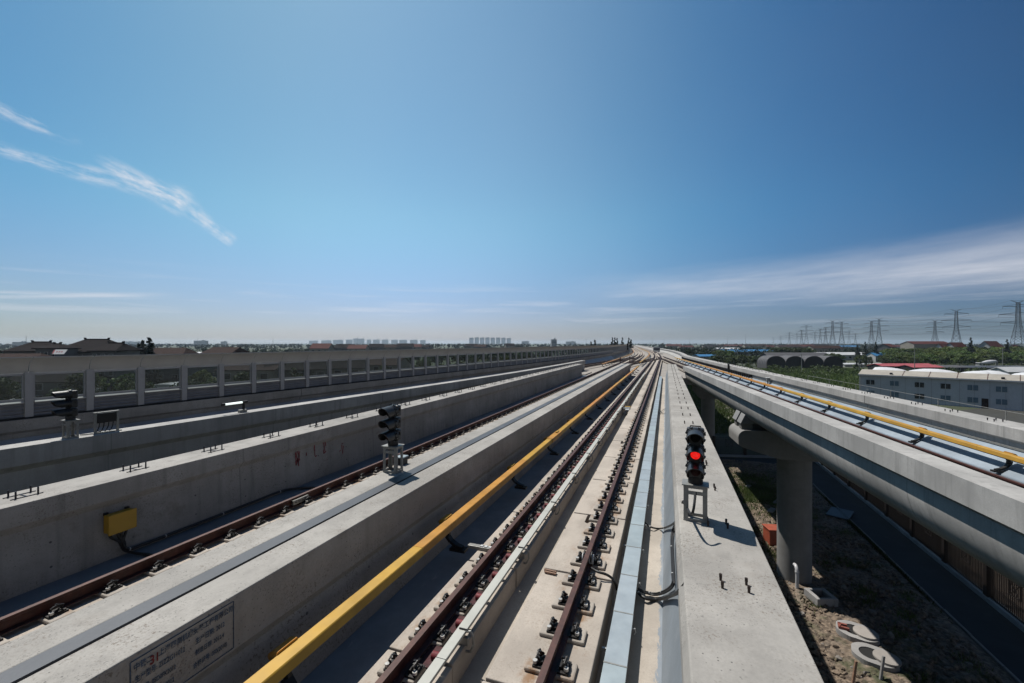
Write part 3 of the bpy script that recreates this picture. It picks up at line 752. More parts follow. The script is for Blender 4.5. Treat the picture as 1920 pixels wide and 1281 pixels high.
# bonding coil on the right rail: white discs each side of the web
bc = thing('bonding_coil', 'white round bonding connector clamped on the nearest right rail', 'connector', tuple(at_level(1095, 1047, 3.5)))
c0 = Vector((-1.19, bc.location.y, zz(3.49)))
for s in (-1, 1):
    MB().cyl(c0+Vector((s*.055, 0, .0)), .075, .07, 18, axis='X').build('connector_disc', M['white'], bc, True, smooth=True)
    ring = [c0+Vector((s*.06, .085*math.cos(a_), .02+.085*math.sin(a_))) for a_ in [i*math.pi/7 for i in range(1, 9)]]
    MB().tube(ring, .013, 6).build('cable_loop', M['cable'], bc, True)
# loose wooden batten on the plinth
wb = at_level(1032, 1071, 3.59)
t = thing('wooden_batten', 'small brown wooden batten lying across the plinth by the right rail', 'batten', tuple(wb), math.radians(-4))
MB().box((0, 0, 0), (.20, .035, .035)).build('batten', M['wood'], t, bevel=.004)
MB().box((0.01, -.04, -.005), (.19, .03, .025)).build('batten_strip', M['wood'], t, bevel=.004)
# small trackside beacon in the channel
bp_ = at_level(1183, 770, 3.7)
t = thing('track_beacon', 'small grey and yellow beacon mounted between the nearest rails', 'beacon', (-2.03, bp_.y, zz(3.93)))
MB().box((0, 0, .34), (.34, .50, .06)).build('beacon_plate', M['galv'], t, bevel=.01)
MB().box((.02, .42, .36), (.30, .16, .07)).build('beacon_cap', M['yellow'], t, bevel=.01)
MB().box((.06, -.50, .34), (.20, .26, .05)).build('connection_box', M['white'], t, bevel=.01)
for s in (-1, 1): MB().box((0, s*.2, .15), (.05, .05, .3)).build('leg', M['galv'], t)
# low equipment box strap beside the left rail of the nearest track
sp = at_level(895, 1029, 3.62)
t = thing('cross_bracket', 'grey steel cross bracket with white markings beside the nearest left rail', 'bracket', (-3.02, sp.y, zz(3.62)))
MB().box((0, 0, .03), (.55, .09, .06)).build('bracket_bar', M['galv'], t, bevel=.006)
for i in range(3): MB().box((-.02+i*.08, 0, .066), (.045, .06, .012)).build('white_mark', M['white'], t)
# rail joint plate on the left trough rail
jp = at_level(568, 940, 3.5)
t = thing('joint_plate', 'pale steel joint plate bolted to the left trough rail', 'joint plate', (-7.63, jp.y, zz(3.48)))
MB().box((0, 0, 0), (.04, .42, .10)).build('plate', M['galv'], t, bevel=.006)
for i in range(4): MB().cyl((.03, -.15+.1*i, 0), .014, .03, 8, axis='X').build('bolt', M['iron'], t)
# ------------------------------------------------------------------ signals (face -y)
def signal(loc, rot, label, lit=None, legh=.52, box=False, name='railway_signal'):
    t = thing(name, label, 'signal', loc, rot)
    w, d = .30, .22
    st = MB()
    for sx in (-1, 1):
        for sy in (-1, 1):
            x, y = sx*w/2, sy*d/2
            m1 = MB(); m1.box((x-sx*.028, y, legh/2), (.056, .008, legh)); m1.box((x, y-sy*.024, legh/2), (.008, .048, legh)); m1.build('leg', M['galv'], t)
    for z, nm in ((.02, 'base_frame'), (legh-.02, 'top_frame')):
        fr = MB()
        for sy in (-1, 1): fr.box((0, sy*d/2, z), (w, .012, .04))
        for sx in (-1, 1): fr.box((sx*w/2, 0, z), (.012, d, .04))
        fr.build(nm, M['galv'], t)
    fr = MB()
    fr.box((0, 0, legh+.006), (w+.05, d+.06, .014)); fr.box((0, -d/2-.002, legh-.1), (w, .010, .05))
    fr.build('stand_plate', M['galv'], t)
    if box:
        MB().box((.02, 0, legh-.11), (.16, .10, .10)).build('cable_gland_box', M['iron'], t, bevel=.01)
    z0 = legh+.02
    MB().cyl((0, 0, z0+.04), .10, .10, 14).build('swivel_base', M['iron'], t, smooth=True)
    for k in range(3):
        z = z0+.19+k*.235
        hb = MB(); hb.box((0, .05, z), (.235, .13, .218)); 
        head = hb.build('lamp_housing', M['black'], t, bevel=.03)
        # round front collar
        cb = MB(); cb.tube([(0, .0, z), (0, -.05, z), (0, -.085, z)], .118, 22); cb.build('front_collar', M['black'], head, smooth=True)
        bl = MB()
        for a in range(8):
            an = a*math.pi/4+.39; bl.box((.122*math.cos(an), -.03, z+.116*math.sin(an)), (.035, .05, .035), M=Matrix.Rotation(-an, 3, 'Y'))
            bl.build('collar_lug', M['black'], head); bl = MB()
        # hood: open half tube, longer on top
        n = 22; hv = []; hf = []
        for layer, r in ((0, .112), (1, .101)):
            for j in range(n+1):
                a_ = math.pi*(-.22+1.44*j/n); L = .11+.17*max(0.0, math.sin(math.pi*j/n))**.55
                hv.append((r*math.cos(a_), -.08, z+r*math.sin(a_))); hv.append((r*math.cos(a_), -.08-L, z+r*math.sin(a_)-.012))
        N = 2*(n+1)
        for j in range(n):
            o, i = 2*j, N+2*j
            hf += [(o, o+1, o+3, o+2), (i, i+2, i+3, i+1), (o+1, i+1, i+3, o+3), (o, o+2, i+2, i)]
        hf += [(0, N, N+1, 1), (2*n, 2*n+1, N+2*n+1, N+2*n)]
        MB().add(hv, hf).build('lamp_hood', M['black'], head, smooth=True)
        mat = M['red_lamp'] if lit == k else (M['lens_dark'] if k == 0 else M['lens_black'])
        ln = MB(); rings = []
        for q, (rr, yy) in enumerate(((.062, -.150), (.046, -.158), (.024, -.163))):
            rings += [(rr*math.cos(2*math.pi*j/20), yy, z+rr*math.sin(2*math.pi*j/20)) for j in range(20)]
        fs = [(q*20+j, q*20+(j+1) % 20, (q+1)*20+(j+1) % 20, (q+1)*20+j) for q in range(2) for j in range(20)]+[tuple(40+j for j in range(20))]
        MB().add(rings, fs).build('lens', mat, head, smooth=True)
        MB().box((.125, .05, z+.03), (.02, .03, .05)).build('hinge', M['iron'], head)
    zt = z0+.19+2*.235+.105
    MB().tube([(-.07, .05, zt), (-.07, .05, zt+.025), (.07, .05, zt+.025), (.07, .05, zt)], .01, 6).build('lifting_handle', M['iron'], t)
    return t
p = at_level(1304, 973, 2.5)
signal((p.x, p.y, zz(2.5)), math.radians(-4), 'three lamp railway signal with its middle lamp glowing red', lit=1, legh=.50)
p = at_level(737, 884, 2.5)
sg2 = signal((p.x, p.y, zz(2.5)), 0.0, 'dark three lamp railway signal on the double wall with a grey box behind', legh=.50)
bx = thing('relay_box', 'small grey and black relay box on the rail side behind the dark middle signal', 'box', (p.x-.14, p.y+.50, zz(2.62)))
MB().box((0, 0, .16), (.17, .18, .20)).build('box_body', M['iron'], bx, bevel=.015)
MB().box((0, 0, .27), (.20, .21, .03)).build('box_lid', M['tray'], bx, bevel=.012)
MB().box((0, 0, .0), (.10, .10, .24)).build('box_stand', M['galv'], bx)
pd = Vector((d_x(6.6)-.3, 6.6, zz(2.5)))
def on_d(px, h=2.5, du=-.3):
    """point of the second parapet top that the photo shows in column px"""
    best = None
    for i in range(4000):
        y = 3+i*.01; x = d_x(y)+du; cz = -x*ST+y*CT; cx = x*CT+y*ST
        if cz > .1:
            q = CXP+F_PX*cx/cz
            if best is None or abs(q-px) < best[0]: best = (abs(q-px), x, y)
    return Vector((best[1], best[2], zz(h)))
q = on_d(132); signal(tuple(q), math.radians(-5), 'black three lamp railway signal in front of the noise barrier', legh=.46)
q = on_d(200)
jb = thing('junction_box', 'dark junction box in a grey steel frame with hanging cables', 'junction box', tuple(q), math.radians(-5))
for sx in (-1, 1): MB().box((sx*.01, sx*.24, .28), (.06, .05, .56)).build('frame_leg', M['galv'], jb, bevel=.005)
MB().box((0, 0, .57), (.09, .56, .035)).build('frame_top', M['galv'], jb, bevel=.005)
MB().box((-.02, 0, .41), (.10, .42, .26)).build('box_body', M['iron'], jb, bevel=.01)
MB().box((.0, .0, .015), (.16, .62, .03)).build('base_plate', M['galv'], jb)
for i in range(4): MB().tube([(.0, -.15+.1*i, .28), (.02, -.17+.1*i, .18), (.0, -.2+.1*i, .08), (-.02, -.24+.1*i, .02)], .013, 6).build('cable', M['cable'], jb)
tube_thing('box_cable', 'black cable lying on the parapet between the far signal and the junction box', 'cable', [on_d(150)+Vector((0, 0, .03)), on_d(165)+Vector((0, 0, .02)), on_d(182)+Vector((0, 0, .03)), on_d(192)+Vector((0, 0, .08))], .014)
q = on_d(444)
lt = thing('track_lamp', 'white tube lamp on a dark bracket in front of the noise barrier', 'lamp', tuple(q), math.radians(-5))
MB().cyl((0, -.10, .36), .035, .62, 14, axis='Y').build('lamp_tube', M['tube'], lt, smooth=True)
for yy in (-.47, .28): MB().cyl((0, yy, .36), .055, .09 if yy < 0 else .18, 12, axis='Y').build('lamp_cap', M['iron'], lt, smooth=True)
MB().box((0, .24, .17), (.05, .06, .34)).build('bracket', M['iron'], lt)
MB().box((0, .2, .05), (.14, .26, .1)).build('lamp_base', M['galv'], lt, bevel=.01)
# yellow box on the bolted parapet's inner face, with cables
yb = at_level(229, 978, 3.26); ybx = thing('yellow_junction_box', 'yellow junction box fixed to the shaded parapet with black cables below', 'junction box', (XB, yb.y, yb.z))
MB().box((.10, 0, 0), (.17, .40, .33)).build('box_body', M['yellow_box'], ybx, bevel=.02)
MB().box((.20, 0, 0), (.035, .43, .36)).build('box_lid', M['yellow_box'], ybx, bevel=.012)
for sy in (-1, 1): MB().box((.02, sy*.16, .17), (.04, .06, .05)).build('mounting_lug', M['iron'], ybx)
by, bzz = yb.y, yb.z
def cabpts(dy, r): return [(XB+.10, by+dy, bzz-.17), (XB+.10, by+dy*.8, bzz-.26), (XB+.10, by+.03+dy*.3, bzz-.36), (XB+.10, by+.06+dy*.2, bzz-.46)]
for i, dy in enumerate((-.15, -.02, .04, .12)):
    tube_thing('box_cable', ('first', 'second', 'third', 'fourth')[i]+' black cable from the left hanging under the yellow box', 'cable', cabpts(dy, 0)+[(XB+.12, by+.10, zz(3.86)), (XB+.55+.05*i, by+.22, zz(3.9))], .022)
tube_thing('box_cable', 'long black cable along the parapet foot away from the yellow box', 'cable', [(XB+.11, by+.05, bzz-.40), (XB+.11, by+.12, zz(3.83)), (XB+.10, by+.4, zz(3.86)), (XB+.08, by+1.0, zz(3.87)), (XB+.08, by+1.8, zz(3.87)), (XB+.07, by+2.8, zz(3.87)), (XB+.10, by+3.6, zz(3.87)), (XB+.5, by+4.05, zz(3.90)), (XB+1.0, by+4.2, zz(3.91))], .030, (.15, .35, .55, .75))

# ------------------------------------------------------------------ anchor bolt sets
ORD = ['first', 'second', 'third', 'fourth', 'fifth', 'sixth', 'seventh', 'eighth', 'ninth', 'tenth', 'eleventh', 'twelfth', 'thirteenth', 'fourteenth', 'fifteenth', 'sixteenth', 'seventeenth', 'eighteenth', 'nineteenth', 'twentieth']+['twenty-'+w for w in ('first', 'second', 'third', 'fourth', 'fifth', 'sixth', 'seventh', 'eighth', 'ninth')]+['thirtieth']+['thirty-'+w for w in ('first', 'second', 'third', 'fourth', 'fifth', 'sixth', 'seventh', 'eighth', 'ninth')]
M['bolt'] = plain('dark_anchor_bolt', (.03, .03, .045), .45, .6, .3, 30)
M['rustbolt'] = plain('rusty_anchor_bolt', (.07, .045, .035), .6, .4, .3, 30)
def bolts(w, l, hgt, plate, mat, label, r=.013):
    t = thing('anchor_bolts', label, 'anchor bolts')
    for sx in (-1, 1):
        for sy in (-1, 1):
            mb = MB(); mb.cyl((sx*w/2, sy*l/2, hgt/2), r, hgt, 8)
            if not plate: mb.cyl((sx*w/2, sy*l/2, hgt*.75), r*1.25, hgt*.5, 6)
            mb.build('bolt', mat, t)
    if plate:
        mb = MB()
        for s in (-1, 1):
            mb.box((s*w/2, 0, .006), (.02, l+.12, .012)); mb.build('base_strap', M['bolt'], t); mb = MB()
        MB().box((0, 0, .005), (w, .02, .008)).build('base_tie', M['bolt'], t)
    return t
def bolt_row(n, where, w, l, hgt, plate, mat, lab, group):
    pr = None
    for k in range(n):
        loc, a = where(k)
        if pr is None:
            pr = bolts(w, l, hgt, plate, mat, lab % ORD[k]); pr.location = loc; pr.rotation_euler = (0, 0, a); pr['group'] = group
        else: copy_thing(pr, loc, a, label=lab % ORD[k])
yB0 = at_level(45, 930, 2.5).y
bolt_row(30, lambda k: ((-9.90, yB0+1.555*k, zz(2.5)), 0), .22, .26, .12, True, M['bolt'], '%s four bolt anchor set from the near end of the left parapet', 'anchor bolt sets on the left parapet')
yC0 = at_level(1378, 1100, 2.5).y
bolt_row(31, lambda k: ((.66, yC0+1.575*k, zz(2.5)), 0), .24, .15, .070, False, M['rustbolt'], '%s four bolt anchor set along the red signal parapet from the near end', 'anchor bolt sets on the red signal parapet')
yG0 = at_level(1872, 790, 2.5).y
bolt_row(24, lambda k: ((g_x(yG0+1.9*k)+.42, yG0+1.9*k, zz(2.5)), math.radians(4.86)), .22, .26, .085, False, M['bolt'], '%s four bolt anchor set from the near end of the far right parapet', 'anchor bolt sets on the far right parapet')
# row of dark cable hooks along the far right parapet
ck = thing('cable_rack', 'row of small dark cable hooks along the far right parapet', 'cable rack', (g_x(44)+.05, 44, zz(3.3)))
mb = MB()
for i in range(70):
    y = 44+i*.75; MB().box((g_x(y)-.10, y, zz(3.02)), (.30, .22, .30)).build('cable_hook', M['iron'], ck, True)
# small items fixed on the far right parapet
def px_on_g(px, du=.1, h=2.5):
    best = None
    for i in range(8000):
        y = 4+i*.01; x = g_x(y)+du; cz = -x*ST+y*CT; cx = x*CT+y*ST
        if cz > .1:
            q = CXP+F_PX*cx/cz
            if best is None or abs(q-px) < best[0]: best = (abs(q-px), x, y)
    return Vector((best[1], best[2], zz(h)))
q = px_on_g(1440, -.1, 3.0)
t = thing('track_camera', 'small white topped device on the far right parapet recess', 'device', tuple(q))
MB().box((0, 0, .12), (.22, .42, .20)).build('device_body', M['galv'], t, bevel=.02); MB().box((-.02, -.05, .24), (.24, .36, .05)).build('device_lid', M['white'], t, bevel=.01); MB().box((0, .1, -.15), (.06, .06, .4)).build('bracket', M['iron'], t)
q = px_on_g(1366, -.1, 3.0)
t = thing('dwarf_signal', 'tiny dark dwarf signal standing by the far right parapet', 'signal', tuple(q))
MB().box((0, 0, .35), (.2, .2, .7)).build('lamp_housing', M['black'], t, bevel=.03); MB().box((0, 0, -.1), (.08, .08, .5)).build('leg', M['iron'], t)
q = px_on_g(1578, .93, 2.5)
t = thing('wire_handrail', 'thin cable running on short posts along the outer edge of the far right parapet', 'cable rail', tuple(q))
yy = 6.0; 
pts = []
while yy < 34:
    MB().bar((g_x(yy)+.86, yy, zz(2.5)), (g_x(yy)+.86, yy, zz(2.2)), .02).build('rail_post', M['galv'], t, True); pts.append((g_x(yy)+.86, yy, zz(2.2))); yy += 3.1
MB().tube(pts, .009, 5).build('rail_wire', M['galv'], t, True)
# signals and lamp far ahead on the deck
for px, cz, lab in ((1177, 150, 'black railway signal far ahead on the left of the deck'),):
    q = world_at(px, cz, zz(3.9)); o = copy_thing(sg2, tuple(q), 0, 1.0, lab); o.scale = (2.6, 2.6, 2.9)
for px, cz, lab in ((1163, 76, 'left brown post standing on the far deck'), (1181, 78, 'right brown post standing on the far deck')):
    q = world_at(px, cz, zz(3.95)); t = thing('deck_post', lab, 'post', tuple(q)); MB().box((0, 0, .75), (.16, .16, 1.5)).build('post_shaft', M['rail'], t, bevel=.01); MB().box((0, 0, .03), (.3, .3, .06)).build('foot_plate', M['galv'], t)
q = world_at(1231, 158, zz(3.4))
t = thing('maintenance_trolley', 'dark covered trolley standing on the tracks far ahead', 'trolley', tuple(q), .03)
MB().box((0, 0, 1.1), (2.3, 9, 1.7)).build('trolley_body', plain('trolley_paint', (.10, .11, .13), .6), t, bevel=.25); MB().box((0, -4.6, .5), (2.0, .3, .5)).build('buffer_beam', M['white'], t, bevel=.05)
for s in (-1, 1): MB().box((s*.74, 0, .12), (.14, 7, .26)).build('wheel_frame', M['iron'], t)

# ------------------------------------------------------------------ noise barrier
nbt = thing('noise_barrier', 'grey noise barrier with glass panes and a curved top along the far left viaduct', 'noise barrier', (e_x(7), 7, zz(2.5)))
# post stations by arc length
st = []; s = 0; y = -9.0
targets = []
yA = None
fy = -14.0
acc = 0.0; pp = (e_x(fy), fy)
# station phase so that a post falls in photo column 53
def col_of(x, y):
    cz = -x*ST+y*CT; return CXP+F_PX*(x*CT+y*ST)/cz
ys_ = [y_*.01 for y_ in range(-1000, 13000)]
best = min((abs(col_of(e_x(y_), y_)-53), y_) for y_ in ys_[1400:2600])[1]
stn = [best]
y_ = best
while y_ < 112:
    d = 0; x0, yy0 = e_x(y_), y_
    while d < 1.52: y_ += .02; d = math.hypot(e_x(y_)-x0, y_-yy0)
    stn.append(y_)
y_ = best
while y_ > -6:
    d = 0; x0, yy0 = e_x(y_), y_
    while d < 1.52: y_ -= .02; d = math.hypot(e_x(y_)-x0, y_-yy0)
    stn.insert(0, y_)
def curved(y0, y1):
    pr = []
    n = 8
    for i in range(n+1):
        a = math.radians(78*i/n); pr.append((.04+.50*(1-math.cos(a)), zz(.985)+.515*math.sin(a)))
    return pr+[(u-.03*math.cos(math.radians(78*(n-i)/n)), z+.035) for i, (u, z) in enumerate(reversed(pr))]
def louv():
    pr = [(-.05, zz(2.47))]; n = 5; h0, h1 = 2.47, 1.93
    for i in range(n):
        a = h0+(h1-h0)*i/n; b = h0+(h1-h0)*(i+1)/n
        pr += [(.03, zz(a-.008)), (.055, zz((a+b)/2)), (.03, zz(b+.008))]
    return pr+[(-.05, zz(1.93))]
NB = len(stn)-1
for i in range(NB):
    ya, yb_ = stn[i], stn[i+1]
    def P2(u0, u1): return [(e_x(ya)+(e_x(yb_)-e_x(ya))*f, ya+(yb_-ya)*f) for f in (u0, u1)]
    MB().box((e_x(ya)+.02, ya, (zz(2.46)+zz(.96))/2), (.16, .20, 1.50), math.radians(-5)).build('barrier_post', M['post'], nbt, True, bevel=.006)
    pa = P2(.075, .925)
    MB().sweep(louv(), pa).build('louvre_panel', M['louvre'], nbt, True)
    MB().sweep([(-.02, zz(1.90)), (.03, zz(1.895)), (.13, zz(1.96)), (.13, zz(1.985)), (-.02, zz(1.985))], pa).build('sill_strip', M['panel'], nbt, True)
    g = MB().sweep([(.0, zz(1.84)), (.012, zz(1.84)), (.012, zz(1.06)), (.0, zz(1.06))], P2(.09, .91)).build('glass_pane', M['glass'], nbt, True)
    fr = MB()
    fr.sweep([(-.015, zz(1.897)), (.03, zz(1.897)), (.03, zz(1.84)), (-.015, zz(1.84))], pa)
    fr.sweep([(-.015, zz(1.07)), (.04, zz(1.07)), (.04, zz(1.0)), (-.015, zz(1.0))], pa)
    for f in (.087, .913):
        q = P2(f, f)[0]; fr.box((q[0]+.012, q[1], (zz(1.83)+zz(1.07))/2), (.055, .035, .76))
    fr.build('pane_frame', M['post'], nbt, True)
    MB().sweep(curved(0, 0), P2(.008, .992)).build('curved_top_panel', M['panel'], nbt, True, smooth=True)
MB().sweep([(-.10, zz(2.5)), (.16, zz(2.5)), (.16, zz(2.45)), (-.10, zz(2.45))], fpath(e_x, stn[0], stn[-1])).build('base_channel', M['gap'], nbt, True)
fp = fpath(e_x, stn[-1], 328, 6)
MB().sweep(curved(0, 0), fp).build('curved_top_panel', M['panel'], nbt, True)
MB().sweep(louv(), fp).build('louvre_panel', M['louvre'], nbt, True)
MB().sweep([(.0, zz(1.84)), (.012, zz(1.84)), (.012, zz(1.0)), (.0, zz(1.0))], fp).build('glass_pane', M['glass'], nbt, True)
mb = MB(); y_ = stn[-1]
while y_ < 326: mb.box((e_x(y_)+.02, y_, (zz(2.46)+zz(.96))/2), (.16, .20, 1.5)); y_ += 1.52
o = mb.build('barrier_posts', M['post'], nbt, True); o['kind'] = 'stuff'

# ------------------------------------------------------------------ ground things under the right viaduct
XF = 15.4
ft = thing('iron_fence', 'dark iron railing fence on a pale kerb beside the asphalt path', 'fence', (XF, 30, 0))
def fence_run(pts, nb, post_sp=3.5, h=2.15):
    a, b = Vector((*pts[0], 0)), Vector((*pts[1], 0)); L = (b-a).length; d = (b-a)/L; n = int(L/post_sp+.5); rz = math.atan2(d.y, d.x)
    for i in range(n+1):
        q = a+d*(L*i/n); MB().box((q.x, q.y, h/2+.14), (.28, .28, h+.08), rz).box((q.x, q.y, h+.22), (.34, .34, .08), rz).build('fence_post', M['fence'], ft, True)
        if i == n: break
        q2 = a+d*(L*(i+1)/n); mb = MB(); ln = L/n
        def P(s, z): return (q.x+d.x*s, q.y+d.y*s, z+.2)
        for z in (.1, h-.32, h-.06): mb.bar(P(.13, z), P(ln-.13, z), .05, .05)
        k = 0; s = .25; mid = ln/2
        while s < ln-.2:
            top = h-.06
            mb.bar(P(s, .1), P(s, top), .040, .034); s += .12
        for z in (.98, h-.5): mb.bar(P(mid-.36, z), P(mid+.36, z), .04, .04)
        mb.bar(P(mid-.30, .98), P(mid+.30, h-.5), .035); mb.bar(P(mid+.30, .98), P(mid-.30, h-.5), .035)
        mb.bar(P(mid-.36, .98), P(mid-.36, h-.32), .04); mb.bar(P(mid+.36, .98), P(mid+.36, h-.32), .04)
        mb.build('fence_panel', M['fence'], ft, True)
    MB().bar((a.x, a.y, .14), (b.x, b.y, .14), .34, .28).build('fence_kerb', M['kerb'], ft, True, bevel=.02)
corner = ground_at(1523, 861); lefte = ground_at(1338, 856)
fence_run([(XF, 11.0), (corner.x, corner.y)], 13)
fence_run([(corner.x-.4, corner.y), (lefte.x, lefte.y)], 4)

def structure(name, mb, mat, **k):
    o = mb.build(name, mat, None, **k); o['kind'] = 'structure'; return o
asph = concrete('dark_asphalt', (.034, .037, .043), pits=0, var=.2, stain=(.08, .085, .09), stain_amt=.3)
mb = MB()
mb.add([(12.9, 2, .03), (15.25, 2, .03), (corner.x-.2, corner.y-.2, .03), (12.9, corner.y-4.4, .03)], [(0, 1, 2, 3)])
structure('footpath', mb, asph)
a1, a2 = ground_at(1336, 879), ground_at(1338, 858)
mb = MB().add([(12.896, corner.y-4.41, .034), (corner.x-.2, corner.y-.22, .034), (a2.x, a2.y-.25, .034), (a1.x, a1.y, .034)], [(0, 1, 2, 3)]); structure('footpath', mb, asph)
kb = thing('path_kerb', 'thin pale concrete kerb between the soil and the dark path', 'kerb', (12.85, 20, 0))
y = 3.0
while y < corner.y-4.6:
    MB().box((12.84+random.uniform(-.04, .04), y+.98, .06), (.10, 1.96, .14), random.uniform(-.012, .012)).build('kerb_stone', M['pier'], kb, True, bevel=.01); y += 2.0
structure('verge', MB().add([(15.65, 4, .02), (21, 4, .02), (21, 57, .02), (15.65, 57, .02)], [(0, 1, 2, 3)]), plain('brown_verge_soil', (.105, .078, .056), .95, 0, .5, 3, bump=.5))
# soil with clods
def soil_mat():
    m, t, b = new_mat('dug_soil'); P = world_pos(t)
    n1 = t.noise(P, .5, 5, .65); n2 = t.noise(P, 5, 6, .7); n3 = t.noise(P, .16, 3, .5)
    c = t.mix(t.smooth(n2, .3, .7), (.036, .026, .019), (.215, .165, .12))
    c = t.mix(t.smooth(n1, .52, .68, 0, .6), c, (.15, .13, .108))
    c = t.mix(t.math('MULTIPLY', t.smooth(t.noise(P, .35, 5, .7), .53, .64), .8), c, (.036, .047, .017))
    t.put(b.inputs['Base Color'], c); b.inputs['Roughness'].default_value = .95
    bp = t.n('ShaderNodeBump'); bp.inputs['Strength'].default_value = .7; bp.inputs['Distance'].default_value = .05; t.put(bp.inputs['Height'], n2); t.put(b.inputs['Normal'], bp.outputs[0])
    return m
M['soil'] = soil_mat()
from mathutils import noise as mnoise
nx, ny = 130, 420
mb = MB(); vs = []
X0, X1, Y0, Y1 = -1.0, 12.8, 5.0, 54.0
for j in range(ny+1):
    for i in range(nx+1):
        x = X0+(X1-X0)*i/nx; y = Y0+(Y1-Y0)*j/ny
        e = min(1, (x-X0)/1.0, (X1-x)/.5, (y-Y0)/1.5, (Y1-y)/1.5)
        z = mnoise.fractal(Vector((x*.5, y*.5, 0)), 1.0, 2.0, 3)*.12+abs(mnoise.noise(Vector((x*1.9, y*1.9, 3))))*.16+abs(mnoise.noise(Vector((x*4.1, y*4.1, 8))))*.10
        vs.append((x, y, .02+max(0.0, .04+z)*max(0, e)))
fs = [(j*(nx+1)+i, j*(nx+1)+i+1, (j+1)*(nx+1)+i+1, (j+1)*(nx+1)+i) for j in range(ny) for i in range(nx)]
structure('soil', mb.add(vs, fs), M['soil'], recalc=False)
# clods
def rocks(n, region, smin, smax, mat, name, rnd):
    vs = []; fs = []
    base = [Vector(p) for p in ((1, 0, 0), (-1, 0, 0), (0, 1, 0), (0, -1, 0), (0, 0, 1), (0, 0, -1))]
    ico = bmesh.new(); bmesh.ops.create_icosphere(ico, subdivisions=1, radius=1); iv = [v_.co.copy() for v_ in ico.verts]; ifc = [tuple(v_.index for v_ in f.verts) for f in ico.faces]; ico.free()
    for _ in range(n):
        x, y = region(rnd)
        while any((x-a_)**2+(y-b_)**2 < 1.1 for a_, b_ in CLEAR): x, y = region(rnd)
        s = smin+(smax-smin)*rnd.random()**2.5
        Rm = Matrix.Rotation(rnd.uniform(0, 6.28), 3, Vector((rnd.random()-.5, rnd.random()-.5, rnd.random()-.5)).normalized())
        sc = Vector((s*rnd.uniform(.6, 1.3), s*rnd.uniform(.6, 1.3), s*rnd.uniform(.4, .9))); b0 = len(vs)
        for q in iv:
            p_ = Vector((q.x*sc.x, q.y*sc.y, q.z*sc.z))*rnd.uniform(.72, 1.15); p_ = Rm@p_; vs.append((x+p_.x, y+p_.y, .10+s*.25+p_.z))
        fs += [tuple(b0+i for i in f) for f in ifc]
    mb = MB(); mb.v = vs; mb.f = fs; mb.m = [0]*len(fs)
    o = mb.build(name, mat, None, recalc=False); o['kind'] = 'stuff'; return o
rr = random.Random(3)
CLEAR = [(lambda q: (q.x, q.y))(ground_at(px_, py_)) for px_, py_ in ((1640, 1242), (1607, 1196))]
rocks(10000, lambda r: (r.uniform(4.5, 12.2), 8+r.random()**1.4*28), .035, .16, M['soil'], 'soil_clods', rr)
rocks(220, lambda r: (r.uniform(4.5, 12.2), 10+r.random()**1.4*26), .05, .22, concrete('pale_rubble', (.33, .30, .27), pits=0), 'pale_rubble', rr)
# grass on the lit soil strip
def tufts(n, region, h, name, mat, rnd, w=.03):
    vs = []; fs = []
    for _ in range(n):
        x, y = region(rnd); a = rnd.uniform(0, 6.28); hh = h*rnd.uniform(.4, 1.2); dx, dy = math.cos(a)*w, math.sin(a)*w
        lx, ly = rnd.uniform(-.5, .5)*hh, rnd.uniform(-.5, .5)*hh; b0 = len(vs)
        vs += [(x-dx, y-dy, .06), (x+dx, y+dy, .06), (x+dx*.3+lx, y+dy*.3+ly, .08+hh)]; fs.append((b0, b0+1, b0+2))
    mb = MB(); mb.v = vs; mb.f = fs; mb.m = [0]*len(fs); o = mb.build(name, mat, None, recalc=False); o['kind'] = 'stuff'; return o
gc = ground_at(1425, 925)
def greg(r):
    while True:
        x, y = gc.x+r.gauss(0, 1.3), gc.y+r.gauss(0, 3.0)
        if 2 < x < 12.5: return x, y
tufts(9000, greg, .28, 'grass', M['grassy'], rr)
gd = ground_at(1690, 1010)
tufts(7000, lambda r: (min(12.6, gd.x+r.gauss(0, 1.3)), gd.y+r.gauss(0, 3)), .2, 'weeds', M['leaf'], rr)
WP = [(rr.uniform(5, 12), rr.uniform(12, 44)) for _ in range(26)]
def wreg(r):
    a_ = r.choice(WP); return a_[0]+r.gauss(0, .25), a_[1]+r.gauss(0, .35)
tufts(5200, wreg, .22, 'weeds', M['grassy'], rr, .025)
# manholes
def manhole(px, py, rot, label, brick):
    q = ground_at(px, py+14); t = thing('manhole', label, 'manhole', (q.x, q.y, .02), rot)
    n = 40; R, r = .66, .40; out = []
    for j in range(n):
        a = 2*math.pi*j/n; c_, s_ = math.cos(a), math.sin(a); k = min(1.06, 1/max(abs(c_), abs(s_))); k = min(k, 1.18) ; out.append((R*k*c_*1.15, R*k*s_))
    zt = .30; vs = []
    for z, rad in ((zt, None), (zt, r), (.0, r), (0.0, None)):
        vs += [(x, y, z) for x, y in out] if rad is None else [(rad*math.cos(2*math.pi*j/n)-.12, rad*math.sin(2*math.pi*j/n), z) for j in range(n)]
    fs = [(a*n+j, a*n+(j+1) % n, b*n+(j+1) % n, b*n+j) for a, b in ((0, 1), (1, 2), (3, 0)) for j in range(n)]
    MB().add(vs, fs).build('manhole_slab', M['kerb2'], t)
    MB().cyl((-.12, 0, .255), r*.99, .02, 30).build('dark_pit_disc', M['gap'], t)  # black disc just under the rim, painting the hole's shaded depth
    MB().cyl((.38 if not brick else .30, -.05, zt+.05), .45, .085, 36).build('manhole_lid', M['lidc'], t, bevel=.012)
    return t
M['kerb2'] = concrete('manhole_concrete', (.44, .43, .42), pits=.2)
M['lidc'] = concrete('manhole_lid_concrete', (.50, .46, .42), pits=.6, pit_scale=34)
